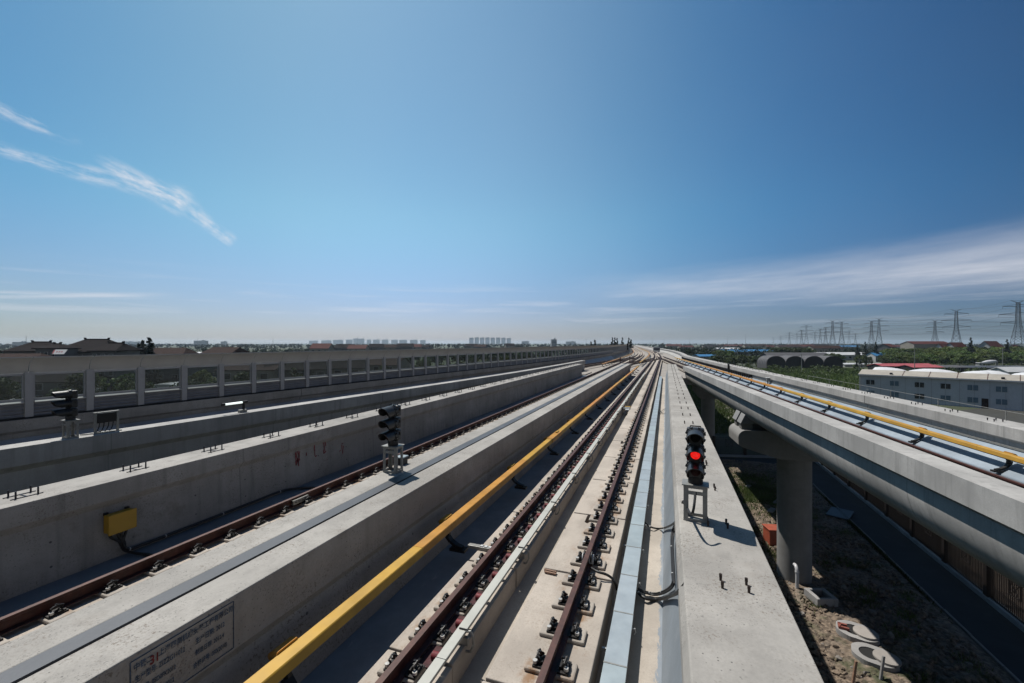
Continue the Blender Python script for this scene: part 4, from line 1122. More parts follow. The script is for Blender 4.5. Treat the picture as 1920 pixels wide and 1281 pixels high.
manhole(1640, 1228, math.radians(-18), 'nearer concrete manhole with its round lid pushed half aside', False)
mh2 = manhole(1607, 1182, math.radians(-18), 'farther concrete manhole with bricks beside its round lid', True)
bq = mh2.location
for i, (dx, dy, rz) in enumerate(((-.62, .22, .1), (-.62, -.12, .1), (-.80, .05, 1.65))):
    t = thing('brick', ('rear', 'front', 'side')[i]+' red brick of the little frame beside the farther manhole lid', 'brick', (bq.x+dx*.8, bq.y+dy*.8, .32), rz-.3, 'bricks beside the manhole lid')
    MB().box((0, 0, .055), (.34, .11, .11)).build('brick_body', M['brick'], t, bevel=.006)
q = ground_at(1539, 1132)
t = thing('hollow_block', 'square hollow concrete block lying beside the pier foot', 'concrete block', (q.x, q.y, .12), .35)
for sx in (-1, 1): MB().box((sx*.42, 0, .2), (.2, 1.0, .4)).build('block_side', M['kerb2'], t, bevel=.02)
for sy in (-1, 1): MB().box((0, sy*.42, .2), (.64, .16, .4)).build('block_end', M['kerb2'], t, bevel=.02)
q = world_at(1494, 22.7)
pp_ = thing('downpipe', 'white downpipe elbow coming out of the round pier foot', 'pipe', (q.x, q.y, 0))
MB().tube([(-.02, .35, 1.25), (-.01, .2, 1.28), (0, .06, 1.22), (.01, 0, 1.08), (.01, -.02, .6), (.0, -.04, 0)], .085, 14).build('pipe_elbow', M['pipe'], pp_, smooth=True)
MB().cyl((.01, .0, 1.02), .10, .08, 14).build('pipe_collar', M['pipe'], pp_, smooth=True)
q = ground_at(1449, 1024)
ob = thing('orange_cabinet', 'orange steel cabinet half hidden behind the round pier', 'cabinet', (q.x+.35, q.y+.4, .05), .25)
MB().box((0, 0, .5), (1.4, .9, 1.0)).build('cabinet_body', M['orange'], ob, bevel=.02); MB().box((0, 0, 1.03), (1.5, 1.0, .06)).build('cabinet_lid', M['orange'], ob, bevel=.01)
for i in range(3): MB().box((-.4+.4*i, -.455, .5), (.28, .02, .7)).build('cabinet_panel', M['orange'], ob)
for px, py, l, lab in ((1598, 1268, 1.2, 'left wooden stake standing by the nearer manhole'), (1650, 1262, 1.3, 'right pale stake standing by the nearer manhole')):
    q = ground_at(px, py+20); t = thing('stake', lab, 'stake', (q.x, q.y, 0), .3)
    MB().bar((0, 0, 0), (.18, .05, l*.8), .09, .07).build('stake_shaft', M['wood'] if px < 1620 else M['kerb2'], t, bevel=.01)
for px, py, w, l, lab in ((1460, 945, .5, 1.4, 'pale concrete slab lying on the grass left of the pier'), (1447, 962, .4, 1.0, 'small flat pale slab lying on the grass nearer the pier'), (1575, 968, 1.4, 2.2, 'dark steel plate lying on the shaded soil right of the pier'), (1403, 916, .35, .6, 'small white board on the soil strip')):
    q = ground_at(px, py); t = thing('loose_slab', lab, 'slab', (q.x, q.y, .17), 1.1); MB().box((0, 0, .05), (l, w, .09)).build('slab_body', M['kerb2'] if px != 1575 else M['strip'], t, bevel=.01)
# ------------------------------------------------------------------ trees
rt = np.random.default_rng(11)
def leaf_mesh(name, centers, radii, n_each, size, mat, flat=1.0, seed=0):
    r = np.random.default_rng(seed); C = np.repeat(np.array(centers), n_each, 0); Rr = np.repeat(np.array(radii), n_each)
    N = len(C); d = r.normal(size=(N, 3)); d /= np.linalg.norm(d, axis=1)[:, None]
    p = C+d*(Rr*(r.random(N)**.45))[:, None]*np.array([1, 1, flat])
    nrm = d*.8+r.normal(size=(N, 3))*.7; nrm /= np.linalg.norm(nrm, axis=1)[:, None]
    a = np.cross(nrm, r.normal(size=(N, 3))); a /= np.linalg.norm(a, axis=1)[:, None]; b = np.cross(nrm, a)
    s = size*(.55+.9*r.random(N))[:, None]; a = a*s*.5; b = b*s*.33
    v = np.stack([p-a, p-b, p+a, p+b], 1).reshape(-1, 3)
    me = bpy.data.meshes.new(name); f = np.arange(4*N).reshape(-1, 4)
    me.from_pydata(v.tolist(), [], f.tolist()); me.materials.append(mat); return me
def broad(name, H, W, mat, seed, n=26, per=95, size=.55):
    r = random.Random(seed); cs = []; rs = []
    for i in range(n):
        u = r.random(); a = r.uniform(0, 6.28); z = H*(.30+.62*u); k = math.sin(math.pi*(.12+.80*u))**.7
        rad = W/2*k*math.sqrt(r.random())*.9; cs.append((rad*math.cos(a), rad*math.sin(a), z)); rs.append(W*r.uniform(.11, .22))
    me = leaf_mesh(name, cs, rs, per, size, mat, .8, seed)
    mb = MB(); mb.tube([(0, 0, 0), (.05, .03, H*.25), (-.05, .1, H*.5), (.05, 0, H*.8)], .022*H, 7, r2=.004*H)
    for i in range(7):
        c = cs[i]; z0 = H*(.2+.05*i); mb.tube([(0, 0, z0), (c[0]*.5, c[1]*.5, (z0+c[2])/2+.2), c], .009*H, 5, r2=.003*H)
    return me, mb
def spire(name, H, W, mat, seed, per=26, size=.5):
    r = random.Random(seed); cs = []; rs = []
    n = 34
    for i in range(n):
        u = i/(n-1); z = H*(.06+.92*u); w = W/2*(1-u)**.8*r.uniform(.65, 1.15)
        for k in range(3 if u < .8 else 1):
            a = r.uniform(0, 6.28); cs.append((w*.7*math.cos(a), w*.7*math.sin(a), z)); rs.append(max(.14, w*.42))
    me = leaf_mesh(name, cs, rs, per, size, mat, .7, seed)
    mb = MB(); mb.tube([(0, 0, 0), (0, 0, H*.95)], .014*H, 6, r2=.003*H)
    for i in range(9):
        a = i*2.4; z = H*(.12+.08*i); w = W*.4*(1-i/10); mb.tube([(0, 0, z), (w*math.cos(a), w*math.sin(a), z+.1)], .006*H, 4)
    return me, mb
PROTO = {}
def tree_kind(key, fn, *a, **k):
    me, mb = fn('crown', *a, **k); PROTO[key] = (me, mb.build('trunk', M['trunk']))
    t = PROTO[key][1]; tm = t.data; bpy.data.objects.remove(t); PROTO[key] = (me, tm)
tree_kind('b1', broad, 7, 6.5, M['leaf_bright'], 1)
tree_kind('b2', broad, 8, 6.0, M['leaf_bright'], 2)
tree_kind('b3', broad, 8, 7.0, M['leaf'], 3)
tree_kind('b4', broad, 10, 7.5, M['leaf'], 4, 30, 90, .65)
tree_kind('bush', broad, 3.2, 4.0, M['leaf'], 5, 18, 80, .40)
tree_kind('s1', spire, 10, 3.6, M['leaf_dark'], 6)
tree_kind('s2', spire, 13, 4.0, M['leaf_dark'], 7)
tree_kind('s3', spire, 9, 2.2, M['leaf_dark'], 8)
def tree(key, loc, h, label, group=None, name=None, wide=1.0):
    me, tm = PROTO[key]; H = max(v.co.z for v in me.vertices) if key not in HT else HT[key]; HT[key] = H
    s = h/H; nm = name or ('conifer_tree' if key[0] == 's' else 'shrub' if key == 'bush' else 'broadleaf_tree')
    t = thing(nm, label, 'shrub' if nm == 'shrub' else 'tree', (loc[0], loc[1], loc[2] if len(loc) > 2 else 0), random.uniform(0, 6.28), group); t.scale = (s*wide, s*wide, s)
    for n_, m_ in (('crown', me), ('trunk', tm)):
        o = bpy.data.objects.new(n_, m_); COL.objects.link(o); o.parent = t
    return t
HT = {}
def th(px, cz, ytop): return CAMZ-(ytop-HY)/F_PX*cz     # height that reaches photo row ytop

# ------------------------------------------------------------------ buildings
M['hw_grey'] = plain('grey_render', (.16, .165, .17), .85, 0, .12, .5)
M['hw_white'] = plain('white_render', (.56, .56, .55), .85, 0, .08, .5)
M['hw_cream'] = plain('cream_render', (.36, .33, .28), .85, 0, .1, .5)
M['roof_dark'] = plain('dark_grey_roof_tiles', (.024, .020, .021), .9, 0, .25, 2.5, bump=.3, spec=.05)
M['roof_red'] = plain('dark_red_roof_tiles', (.105, .034, .030), .8, 0, .22, 2.0, bump=.3, spec=.1)
M['roof_brown'] = plain('brown_roof_tiles', (.050, .030, .026), .8, 0, .22, 2.0, bump=.3, spec=.05)
M['roof_blue'] = plain('bright_blue_roof_sheet', (.055, .24, .50), .45, .1, .08, .3)
M['roof_white'] = plain('white_roof_sheet', (.66, .67, .68), .5, 0, .06, .4)
M['roof_pink'] = plain('faded_red_roof_sheet', (.48, .10, .11), .6, 0, .12, .3)
M['win'] = plain('dark_window_glass', (.02, .028, .04), .12, 0, .2, 3)
M['winblue'] = plain('blue_curtain_window', (.13, .20, .26), .3, 0, .15, 3)
M['frame'] = plain('white_window_frame', (.6, .6, .6), .5, 0, .05)
M['dorm'] = concrete('prefab_wall_panel', (.74, .74, .76), pits=0, var=.05, streak=.06, stain_amt=.06, bump=.05, rough=.7)
M['hazeblock'] = plain('haze_toned_block', (.40, .44, .48), .9, 0, .08, .02)  # distance haze is mixed into this pale bluish colour
M['bandwin'] = plain('haze_toned_band', (.26, .29, .33), .6, 0, .1, .05)  # kept close to the wall tone, with haze painted in
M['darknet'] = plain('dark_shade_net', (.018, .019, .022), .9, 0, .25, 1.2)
M['netroof'] = plain('grey_shade_net_roof', (.085, .085, .095), .85, 0, .2, .8)
M['film'] = plain('white_tunnel_film', (.85, .86, .88), .45, 0, .04, .8)
def house(label, p, w, d, eave, ridge, rot, wall, roof, cat='house', name='house', hip=0.0, wins=((3, 2),), over=.5, chimney=False, tips=False, group=None):
    """gable or hipped house, ridge along local x, front towards -y"""
    t = thing(name, label, cat, (p[0], p[1], 0), rot, group)
    mb = MB(); W, D = w/2, d/2
    g = [(-W, -D, 0), (W, -D, 0), (W, D, 0), (-W, D, 0), (-W, -D, eave), (W, -D, eave), (W, D, eave), (-W, D, eave)]
    f = [(0, 1, 5, 4), (1, 2, 6, 5), (2, 3, 7, 6), (3, 0, 4, 7)]
    if hip == 0:
        g += [(-W, 0, ridge-.15), (W, 0, ridge-.15)]; f += [(4, 8, 7), (5, 6, 9)]
    mb.add(g, f).build('wall', wall, t)
    o = over; hx = W+o-hip; e = eave-o*(ridge-eave)/D*.6; th_ = .22
    top = [(-W-o, -D-o, e), (W+o, -D-o, e), (W+o, D+o, e), (-W-o, D+o, e), (-hx, 0, ridge), (hx, 0, ridge)]
    bot = [(x, y, z-th_) for x, y, z in top]
    F = [(0, 1, 5, 4), (2, 3, 4, 5), (1, 2, 5), (3, 0, 4)]
    vs = top+bot; fs = []
    for q in F: fs.append(q if (hip or len(q) == 4) else None)
    fs = [q for q in fs if q]; fs += [tuple(6+i for i in q[::-1]) for q in fs]
    if hip: fs += [(0, 6, 7, 1), (1, 7, 8, 2), (2, 8, 9, 3), (3, 9, 6, 0)]
    else: fs += [(0, 6, 7, 1), (2, 8, 9, 3), (1, 7, 11, 5), (5, 11, 8, 2), (3, 9, 10, 4), (4, 10, 6, 0)]
    rf = MB().add(vs, fs).build('roof', roof, t)
    if tips:
        MB().box((0, 0, ridge+.06), (2*hx, .25, .25)).build('roof_ridge', roof, rf)
        for s in (-1, 1): MB().prism([(s*hx, ridge-.1), (s*(hx+.25), ridge+.5), (s*(hx-.15), ridge+.5), (s*(hx-.4), ridge+.2)], -.18, .18).build('ridge_tip', roof, rf)
    if chimney: MB().box((W*.4, .3, ridge+.2), (.7, .7, 1.6)).build('chimney', wall, rf)
    for n_, rows in wins:
        for k in range(rows):
            z = (k+.55)*eave/rows
            for i in range(n_):
                x = -W+(i+.5)*w/n_
                fr = MB().box((x, -D-.02, z), (min(1.8, w/n_*.55), .06, 1.5)).build('window', M['frame'], t)
                MB().box((x, -D-.06, z), (min(1.6, w/n_*.55-.2), .04, 1.3)).build('pane', M['win'], fr)
    return t
def shed(label, p, w, d, h, rh, rot, wall, roof, cat='shed', name='long_shed', group=None):
    return house(label, p, w, d, h, h+rh, rot, wall, roof, cat, name, 0, ((max(2, int(w/9)), 1),), .3, group=group)
VR = TH    # facing the viewer: local -y towards the camera
# white prefab dormitory on the right
a = world_at(1612, 101.5); b = world_at(1990, 79.0)
L_ = (b-a).xy.length; ang = math.atan2(b.y-a.y, b.x-a.x); mid = (a+b)/2
dm = thing('prefab_dormitory', 'long two storey pale grey prefab dormitory with small paired windows', 'building', (a.x, a.y, 0), ang)
HD = 5.65; DD = 6.5
MB().box((L_/2, DD/2, HD/2), (L_, DD, HD)).build('wall', M['dorm'], dm)
rf = MB().prism([(-.15, HD+.0), (L_+.2, HD+.0), (L_+.2, HD+.2), (-.15, HD+.2)], -.45, DD/2)
roof = MB().add([(-.2, -.5, HD+.02), (L_+.3, -.5, HD+.02), (L_+.3, DD/2, HD+1.0), (-.2, DD/2, HD+1.0), (-.2, DD+.5, HD+.02), (L_+.3, DD+.5, HD+.02), (-.2, -.5, HD+.22), (L_+.3, -.5, HD+.22), (L_+.3, DD/2, HD+1.2), (-.2, DD/2, HD+1.2), (-.2, DD+.5, HD+.22), (L_+.3, DD+.5, HD+.22)],
     [(6, 7, 8, 9), (9, 8, 11, 10), (0, 3, 2, 1), (3, 4, 5, 2), (0, 1, 7, 6), (4, 10, 11, 5), (0, 6, 9, 3), (3, 9, 10, 4), (1, 2, 8, 7), (2, 5, 11, 8)]).build('roof', concrete('prefab_roof_sheet', (.50, .46, .40), pits=0, var=.1, streak=0, stain_amt=.2), dm)
MB().box((L_/2, -.52, HD+.08), (L_+.4, .06, .30)).build('eave_trim', M['dorm'], dm)
MB().box((.06, -.03, HD/2), (.3, .12, HD)).build('corner_trim', M['hw_white'], dm)
for i in range(9):
    x = 1.2+i*5.55*L_/50
    MB().bar((x*1.3+6, -.5, HD+.25), (x*1.3+6, DD/2, HD+1.24), .10, .03).build('roof_seam', M['rail'], roof)
wx = []
for px in (1632, 1677, 1724, 1773, 1824, 1878, 1935):
    d0 = None
    for k in range(2000):
        s = L_*k/2000; q = a+(b-a)*(s/L_); cz = -q.x*ST+q.y*CT; c = CXP+F_PX*(q.x*CT+q.y*ST)/cz
        if d0 is None or abs(c-px) < d0[0]: d0 = (abs(c-px), s)
    wx.append(d0[1])
for i, x in enumerate(wx):
    for k, z in enumerate((1.55, 4.05)):
        mt = M['win'] if (k == 1 and i in (0, 2, 3)) or (k == 0 and i == 2) else M['winblue']
        f = MB().box((x, -.025, z), (1.62, .07, 1.22)).build('window', M['frame'], dm)
        for s in (-.40, .40): MB().box((x+s, -.068, z), (.68, .03, 1.06)).build('pane', mt, f)
for i in range(14): MB().box((1.7+i*L_/14, -.008, HD/2), (.05, .03, HD-.1)).build('wall_seam', M['galv'], dm)
MB().box((wx[5]-2.2, -.03, 1.0), (.95, .08, 2.0)).build('door', M['roof_brown'], dm)
for x in (wx[1]-.6, wx[5]+.2): 
    o = MB().box((x, .3, HD+.55), (.5, .5, .5)).build('roof_vent', M['iron'], dm, bevel=.06)
# kit on the ground between
# white plastic tunnels behind the dormitory
def tunnel(label, p, w, l, h, rot, mat='film', n=1, cat='greenhouse', ends=None, group=None, name='greenhouse', rise=None, eave=0.0):
    t = thing(name, label, cat, (p[0], p[1], 0), rot, group)
    for k in range(n):
        mb = MB(); m = 12; rng = []
        pts = [(w*k-w*n/2, 0)]+[(w*k-w*n/2+w/2-w/2*math.cos(math.pi*j/m), eave+(h-eave)*math.sin(math.pi*j/m)**.8) for j in range(m+1)]+[(w*(k+1)-w*n/2, 0)]
        q = len(pts); vs = [(x, -l/2, z) for x, z in pts]+[(x, l/2, z) for x, z in pts]
        mb.add(vs, [(j, j+1, q+j+1, q+j) for j in range(q-1)]).build('tunnel_roof', M[mat], t, smooth=True)
        MB().add([(x, -l/2+.05, z*.985) for x, z in pts], [tuple(range(q))]).build('end_wall', M[ends or mat], t)
        MB().add([(x, l/2-.05, z*.985) for x, z in pts], [tuple(range(q))]).build('end_wall', M[ends or mat], t)
        for s in range(1, 6):
            yy = -l/2+l*s/6; mb = MB(); mb.tube([(x, yy, z+.03) for x, z in pts[1:-1]], .05, 4); mb.build('hoop', M['frame'], t)
    return t
def film_mound(label, p, l, w, h, rot, lumps, seed):
    t = thing('film_tunnel', label, 'greenhouse', (p[0], p[1], 0), rot, 'white tunnels behind the dormitory'); r = random.Random(seed)
    nx, ny = 60, 22; vs = []
    ph = [r.uniform(-.12, .12) for _ in range(lumps+1)]
    for j in range(ny+1):
        v_ = j/ny
        for i in range(nx+1):
            u = i/nx; q = u*lumps; k = min(lumps-1, int(q)); f = q-k
            crest = .87+.13*math.sin(math.pi*f)**.7*(1+ph[k]); e = min(1, u/.10, (1-u)/.16)
            z = h*crest*math.sin(math.pi*v_)**.65*max(0, e)**.5+r.uniform(-.02, .02); vs.append(((u-.5)*l, (v_-.5)*w, max(0, z)))
    fs = [(j*(nx+1)+i, j*(nx+1)+i+1, (j+1)*(nx+1)+i+1, (j+1)*(nx+1)+i) for j in range(ny) for i in range(nx)]
    MB().add(vs, fs).build('film_cover', M['film'], t, smooth=True, recalc=False)
    MB().box((0, -w/2-.05, .25), (l, .12, .5)).build('edge_board', M['wood'], t); return t
for px, cz, l, w, yt, n_, lab in ((1748, 112, 29, 10, 692.0, 3, 'long white film tunnel with three swells behind the prefab dormitory'), (1895, 102, 13, 9, 696.5, 2, 'shorter white film tunnel behind the right end of the dormitory')):
    q = world_at(px, cz); film_mound(lab, q, l, w, th(px, cz, yt), ang, n_, px)
# dark arched greenhouse
q = world_at(1498, 222)
tunnel('dark multi arched shade house with four black openings', q, 9.6, 9, 6.6, VR+.0-.02, 'netroof', 4, 'greenhouse', 'darknet', name='shade_house', eave=2.6)
q = world_at(1490, 236); sh = house('low grey roofed hall right behind the dark arched shade house', q, 33, 10, 5.6, 8.0, VR-.02, M['hw_grey'], M['netroof'], 'hall', 'long_hall', wins=((4, 1),))
# industrial roofs on the right
for (px, cz, w, d, yt, mat, wall, rot, lab) in (
    (1400, 440, 58, 16, 655.5, 'roof_blue', 'hw_white', .10, 'long bright blue roofed warehouse behind the dark bushes'),
    (1322, 330, 16, 9, 664.5, 'roof_blue', 'hw_grey', .2, 'small low blue roofed shed beside the far right viaduct'),
    (1363, 640, 34, 14, 652.0, 'roof_white', 'hw_white', 0, 'white roofed shed in the distance above the blue warehouse'),
    (1562, 330, 46, 10, 660.5, 'roof_white', 'hw_white', -.04, 'long low white roofed shed right of the dark green trees'),
    (1649, 300, 12, 8, 661.5, 'roof_blue', 'hw_white', 0, 'blue shed at the right end of the long white shed'),
    (1735, 420, 38, 14, 640.0, 'roof_red', 'hw_cream', .05, 'wide brick red roofed factory behind the orchard'),
    (1662, 365, 12, 10, 644.5, 'roof_red', 'hw_grey', .5, 'dark red roofed house left of the orchard'),
    (1690, 205, 26, 8, 681.5, 'roof_pink', 'darknet', .03, 'left faded red roofed open shed in front of the orchard'),
    (1725, 198, 14, 8, 684.0, 'roof_pink', 'darknet', .03, 'right faded red roofed open shed in front of the orchard'),
    (1762, 200, 16, 9, 684.5, 'netroof', 'darknet', .03, 'dark netted shed right of the faded red sheds'),
    (1838, 205, 36, 9, 685.5, 'strip', 'darknet', 0, 'long grey roofed shed below the concrete mixer truck'),
    (1612, 240, 22, 8, 681.0, 'roof_white', 'hw_white', -.03, 'pale long shed right of the dark arched shade house'),
    (1545, 430, 30, 12, 648.0, 'roof_brown', 'hw_cream', 0, 'brown roofed shed beyond the green trees'),
    (1898, 150, 12, 6, 688.0, 'roof_white', 'hw_white', .1, 'small white and red roofed shed at the right edge')):
    p_ = world_at(px, cz); h = th(px, cz, yt)
    rh = min(2.6, h*.3) if w > 10 else h*.3
    shed(lab, p_, w, d, max(1.5, h-rh), rh, VR+rot, M[wall], M[mat], cat='shed' if w > 16 else 'building')
for (px, cz, w, d, yt, rot, lab) in ((1768, 345, 12, 12, 644.0, .35, 'leftmost white gabled red roofed house behind the orchard'), (1792, 345, 15, 13, 642.0, .30, 'white gabled house with a broad red roof behind the orchard'), (1857, 345, 20, 14, 639.5, .40, 'largest red roofed white house behind the orchard'), (1902, 330, 11, 11, 647.0, .5, 'small white gable peeping over the orchard near the right edge')):
    p_ = world_at(px, cz); h = th(px, cz, yt); house(lab, p_, w, d, h*.45, h, VR+rot, M['hw_white'], M['roof_red'], wins=((3, 3),))
# concrete mixer truck
q = world_at(1852, 232); q.z = 0
mt = thing('concrete_mixer_truck', 'white concrete mixer truck parked before the orchard', 'truck', (q.x, q.y, 0.0), VR)
MB().tube([(-3.0, 0, 2.5), (-2.4, 0, 2.55), (-.6, 0, 2.75), (1.6, 0, 3.0), (3.6, 0, 3.25), (4.4, 0, 3.4)], .62, 18).build('mixing_drum', M['film'], mt, smooth=True)
dr = bpy.data.objects['mixing_drum']
for v_ in dr.data.vertices:
    u = (v_.co.x+3)/7.4; k = .55+1.25*math.sin(math.pi*min(1, max(0, u*.9+.05)))**.8; cy, czz = 0, 2.5+u*.85
    v_.co.y = v_.co.y*k; v_.co.z = czz+(v_.co.z-czz)*k
MB().box((-4.6, 0, 1.55), (1.9, 2.4, 2.2)).build('cab', M['hw_white'], mt, bevel=.2); MB().box((-5.2, 0, 1.95), (.75, 2.44, .8)).build('cab_window', M['win'], mt, bevel=.05)
MB().box((0, 0, .85), (9.5, 2.2, .3)).build('chassis', M['iron'], mt); MB().box((4.9, 0, 2.2), (.6, 1.0, 1.9)).build('chute', M['galv'], mt, bevel=.1)
for x in (-4.6, 1.6, 3.0):
    for s in (-1, 1): MB().cyl((x, s*1.0, .5), .5, .32, 18, axis='Y').build('wheel', M['iron'], mt, smooth=True)
for px, cz, ytop, lab in ((1715, 190, 650, 'tall bare pole standing before the orchard'), (1503, 190, 662, 'thin pole behind the dark arched shade house'), (1880, 185, 652, 'thin pole right of the concrete mixer truck'), (1611, 190, 672, 'slim pole left of the faded red sheds')):
    q = world_at(px, cz); h = th(px, cz, ytop); t = thing('utility_pole', lab, 'pole', (q.x, q.y, 0)); MB().tube([(0, 0, 0), (0, 0, h)], .17, 8, r2=.11).build('pole_shaft', M['galv'], t); MB().box((0, 0, h-1.0), (2.4, .12, .12), VR).build('cross_arm', M['galv'], t)

# left: village houses behind the noise barrier
for (px, cz, w, d, ytop, eave_y, rot, wall, roof, hip, lab) in (
    (78, 118, 9.5, 10, 641.5, 657, .30, 'hw_grey', 'roof_dark', 3.2, 'dark grey roofed house at the left edge above the noise barrier'),
    (108, 112, 4.5, 7, 645.0, 652, .2, 'hw_grey', 'roof_dark', 2.0, 'lower dark house wing carrying the white and red banner'),
    (182, 122, 13.5, 12, 636.5, 658, .15, 'hw_grey', 'roof_dark', 4.2, 'largest dark roofed house with upturned ridge ends above the barrier'),
    (218, 108, 5.5, 8, 643.5, 656, .1, 'hw_grey', 'roof_dark', 1.5, 'small dark annex right of the largest dark house'),
    (35, 100, 12, 9, 663, 676, .2, 'hw_grey', 'roof_brown', 2, 'low brown roofed annex at the far left edge'),
    (318, 150, 14, 9, 652.0, 664, .1, 'hw_grey', 'roof_brown', 2.0, 'dark brown roofed house right of the left conifers'),
    (424, 170, 16, 10, 651.0, 664, -.3, 'hw_grey', 'roof_brown', 1.5, 'brown roofed house right of the long white roof on the left'),
    (482, 104, 13, 9, 682.0, 691, .0, 'hw_cream', 'roof_brown', 0, 'cream house with a brown roof seen through the barrier glass'),
    (560, 108, 14, 10, 672.0, 690, .5, 'hw_grey', 'roof_dark', 0, 'grey gabled house seen through the barrier glass'),
    (640, 125, 14, 10, 672.0, 688, .2, 'hw_cream', 'roof_dark', 0, 'grey house behind the middle of the noise barrier'),
    (720, 140, 14, 10, 668.0, 682, -.2, 'hw_cream', 'roof_brown', 0, 'cream house behind the farther noise barrier panes'),
    (110, 95, 14, 9, 700, 712, .1, 'hw_grey', 'roof_dark', 0, 'low dark shed seen through the near barrier glass')):
    p_ = world_at(px, cz); h = th(px, cz, ytop); e = th(px, cz, eave_y)
    house(lab, p_, w, d, e, h, VR+rot, M[wall], M[roof], hip=hip, wins=((3, 2 if e < 8 else 3),), tips=(px in (78, 182, 108, 218)))
q = world_at(112, 104); z = th(112, 104, 660)
bn = thing('banner', 'white banner with a red edge and pale red marks on the dark house', 'banner', (q.x, q.y, z), VR+.1)
bn.rotation_euler = (-.75, 0, VR+.1)
MB().box((0, 0, 0), (2.7, .06, 1.5)).build('banner_sheet', M['white'], bn); MB().prism([(-1.6, .6), (-1.3, .6), (-1.05, -.6), (-1.3, -.6)], -.06, -.02).build('red_edge', M['roof_pink'], bn)
for i in range(3): MB().box((-.6+.55*i, -.04, .0), (.3, .03, .35)).build('pale_mark', M['roof_pink'], bn)
q = world_at(372, 190); shed('long white roofed shed above the left noise barrier', q, 15, 8, th(372, 190, 660)-.8, .8, VR, M['hw_white'], M['roof_white'])
for (px, cz, w, lab, mat) in ((320, 120, 10, 'white crumpled film tunnel seen through the fourth barrier pane', 'film'), (370, 118, 9, 'white ribbed film tunnel seen through the fifth barrier pane', 'film'), (130, 95, 14, 'white film heap behind the black signal by the barrier', 'film'), (15, 85, 8, 'pale film tunnel at the left edge behind the barrier', 'film')):
    q = world_at(px, cz); tunnel(lab, q, w, 7, 2.0, VR+.2, mat, 1)
# distant villages and works: red roofed houses along the horizon
k = 0
far_left = [(604, 330, 'roof_red'), (648, 420, 'roof_dark'), (672, 400, 'roof_red'), (706, 480, 'roof_dark'), (732, 520, 'roof_brown'), (760, 500, 'roof_dark'), (778, 560, 'roof_red'), (800, 600, 'roof_dark'), (884, 640, 'roof_dark'), (902, 620, 'roof_brown'), (955, 700, 'roof_dark')]
side = ['first', 'second', 'third', 'fourth', 'fifth', 'sixth', 'seventh', 'eighth', 'ninth', 'tenth', 'eleventh', 'twelfth', 'thirteenth']
for i, (px, cz, rf_) in enumerate(far_left):
    q = world_at(px, cz); h = th(px, cz, 644.0+(i*37 % 5)*.7); house('%s distant village house from the left beyond the curved barrier top' % side[i], q, 14+(i*5 % 7), 10, h*.72, h, VR+random.uniform(-.6, .6), M['hw_grey' if i % 2 else 'hw_cream'], M[rf_], wins=((3, 2),), group='distant village houses on the left')
far_right = [(1262, 900, 'roof_red', 30), (1285, 800, 'roof_red', 26), (1336, 900, 'roof_dark', 40), (1372, 1000, 'roof_red', 60), (1415, 900, 'roof_brown', 45), (1452, 800, 'roof_red', 35), (1478, 700, 'roof_brown', 40), (1500, 760, 'roof_red', 50), (1530, 820, 'roof_dark', 40), (1585, 900, 'roof_blue', 50), (1690, 800, 'roof_red', 30), (1760, 700, 'roof_dark', 30)]
for i, (px, cz, rf_, w) in enumerate(far_right):
    q = world_at(px, cz); h = th(px, cz, 645.5+(i*31 % 4)*.8); house('%s distant works building from the left along the right horizon' % side[i], q, w, 14, h*.7, h, VR+random.uniform(-.2, .2), M['hw_cream'], M[rf_], 'building', 'distant_works', wins=((5, 2),), group='distant works on the right horizon')
# far tower blocks
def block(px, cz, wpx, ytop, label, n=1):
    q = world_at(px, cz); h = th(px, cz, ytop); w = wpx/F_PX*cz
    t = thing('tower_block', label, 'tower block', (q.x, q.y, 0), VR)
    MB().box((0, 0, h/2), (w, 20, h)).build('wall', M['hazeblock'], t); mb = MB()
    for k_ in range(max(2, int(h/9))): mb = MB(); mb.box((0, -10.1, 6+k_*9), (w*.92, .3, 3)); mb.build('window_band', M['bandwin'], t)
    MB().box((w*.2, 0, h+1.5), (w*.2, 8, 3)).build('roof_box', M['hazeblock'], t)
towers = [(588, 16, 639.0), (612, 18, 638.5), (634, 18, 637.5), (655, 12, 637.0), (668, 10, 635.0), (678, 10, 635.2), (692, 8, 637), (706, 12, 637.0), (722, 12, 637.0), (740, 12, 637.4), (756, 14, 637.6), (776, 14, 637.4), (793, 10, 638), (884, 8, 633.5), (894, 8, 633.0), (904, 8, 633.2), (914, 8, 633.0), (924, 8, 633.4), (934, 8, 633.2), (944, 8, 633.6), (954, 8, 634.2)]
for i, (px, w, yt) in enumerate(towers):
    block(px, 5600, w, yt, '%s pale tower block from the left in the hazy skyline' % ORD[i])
for px, cz, w, yt, lab in ((1038, 900, 10, 636.5, 'lone dark tower block on the horizon left of the conifers'), (377, 2200, 22, 639, 'hazy blue plant building on the left horizon'), (420, 2400, 8, 640.5, 'small hazy block right of the blue plant building'), (242, 3000, 12, 640.5, 'left hazy block on the horizon above the left conifers'), (258, 3000, 14, 640.8, 'right hazy block on the horizon above the left conifers'), (40, 1500, 22, 641.5, 'wide low hazy block at the far left horizon'), (985, 3500, 14, 640, 'hazy block on the horizon right of the skyline row'), (1070, 3300, 18, 640.5, 'small hazy block on the horizon near the conifers')):
    block(px, cz, w, yt, lab)
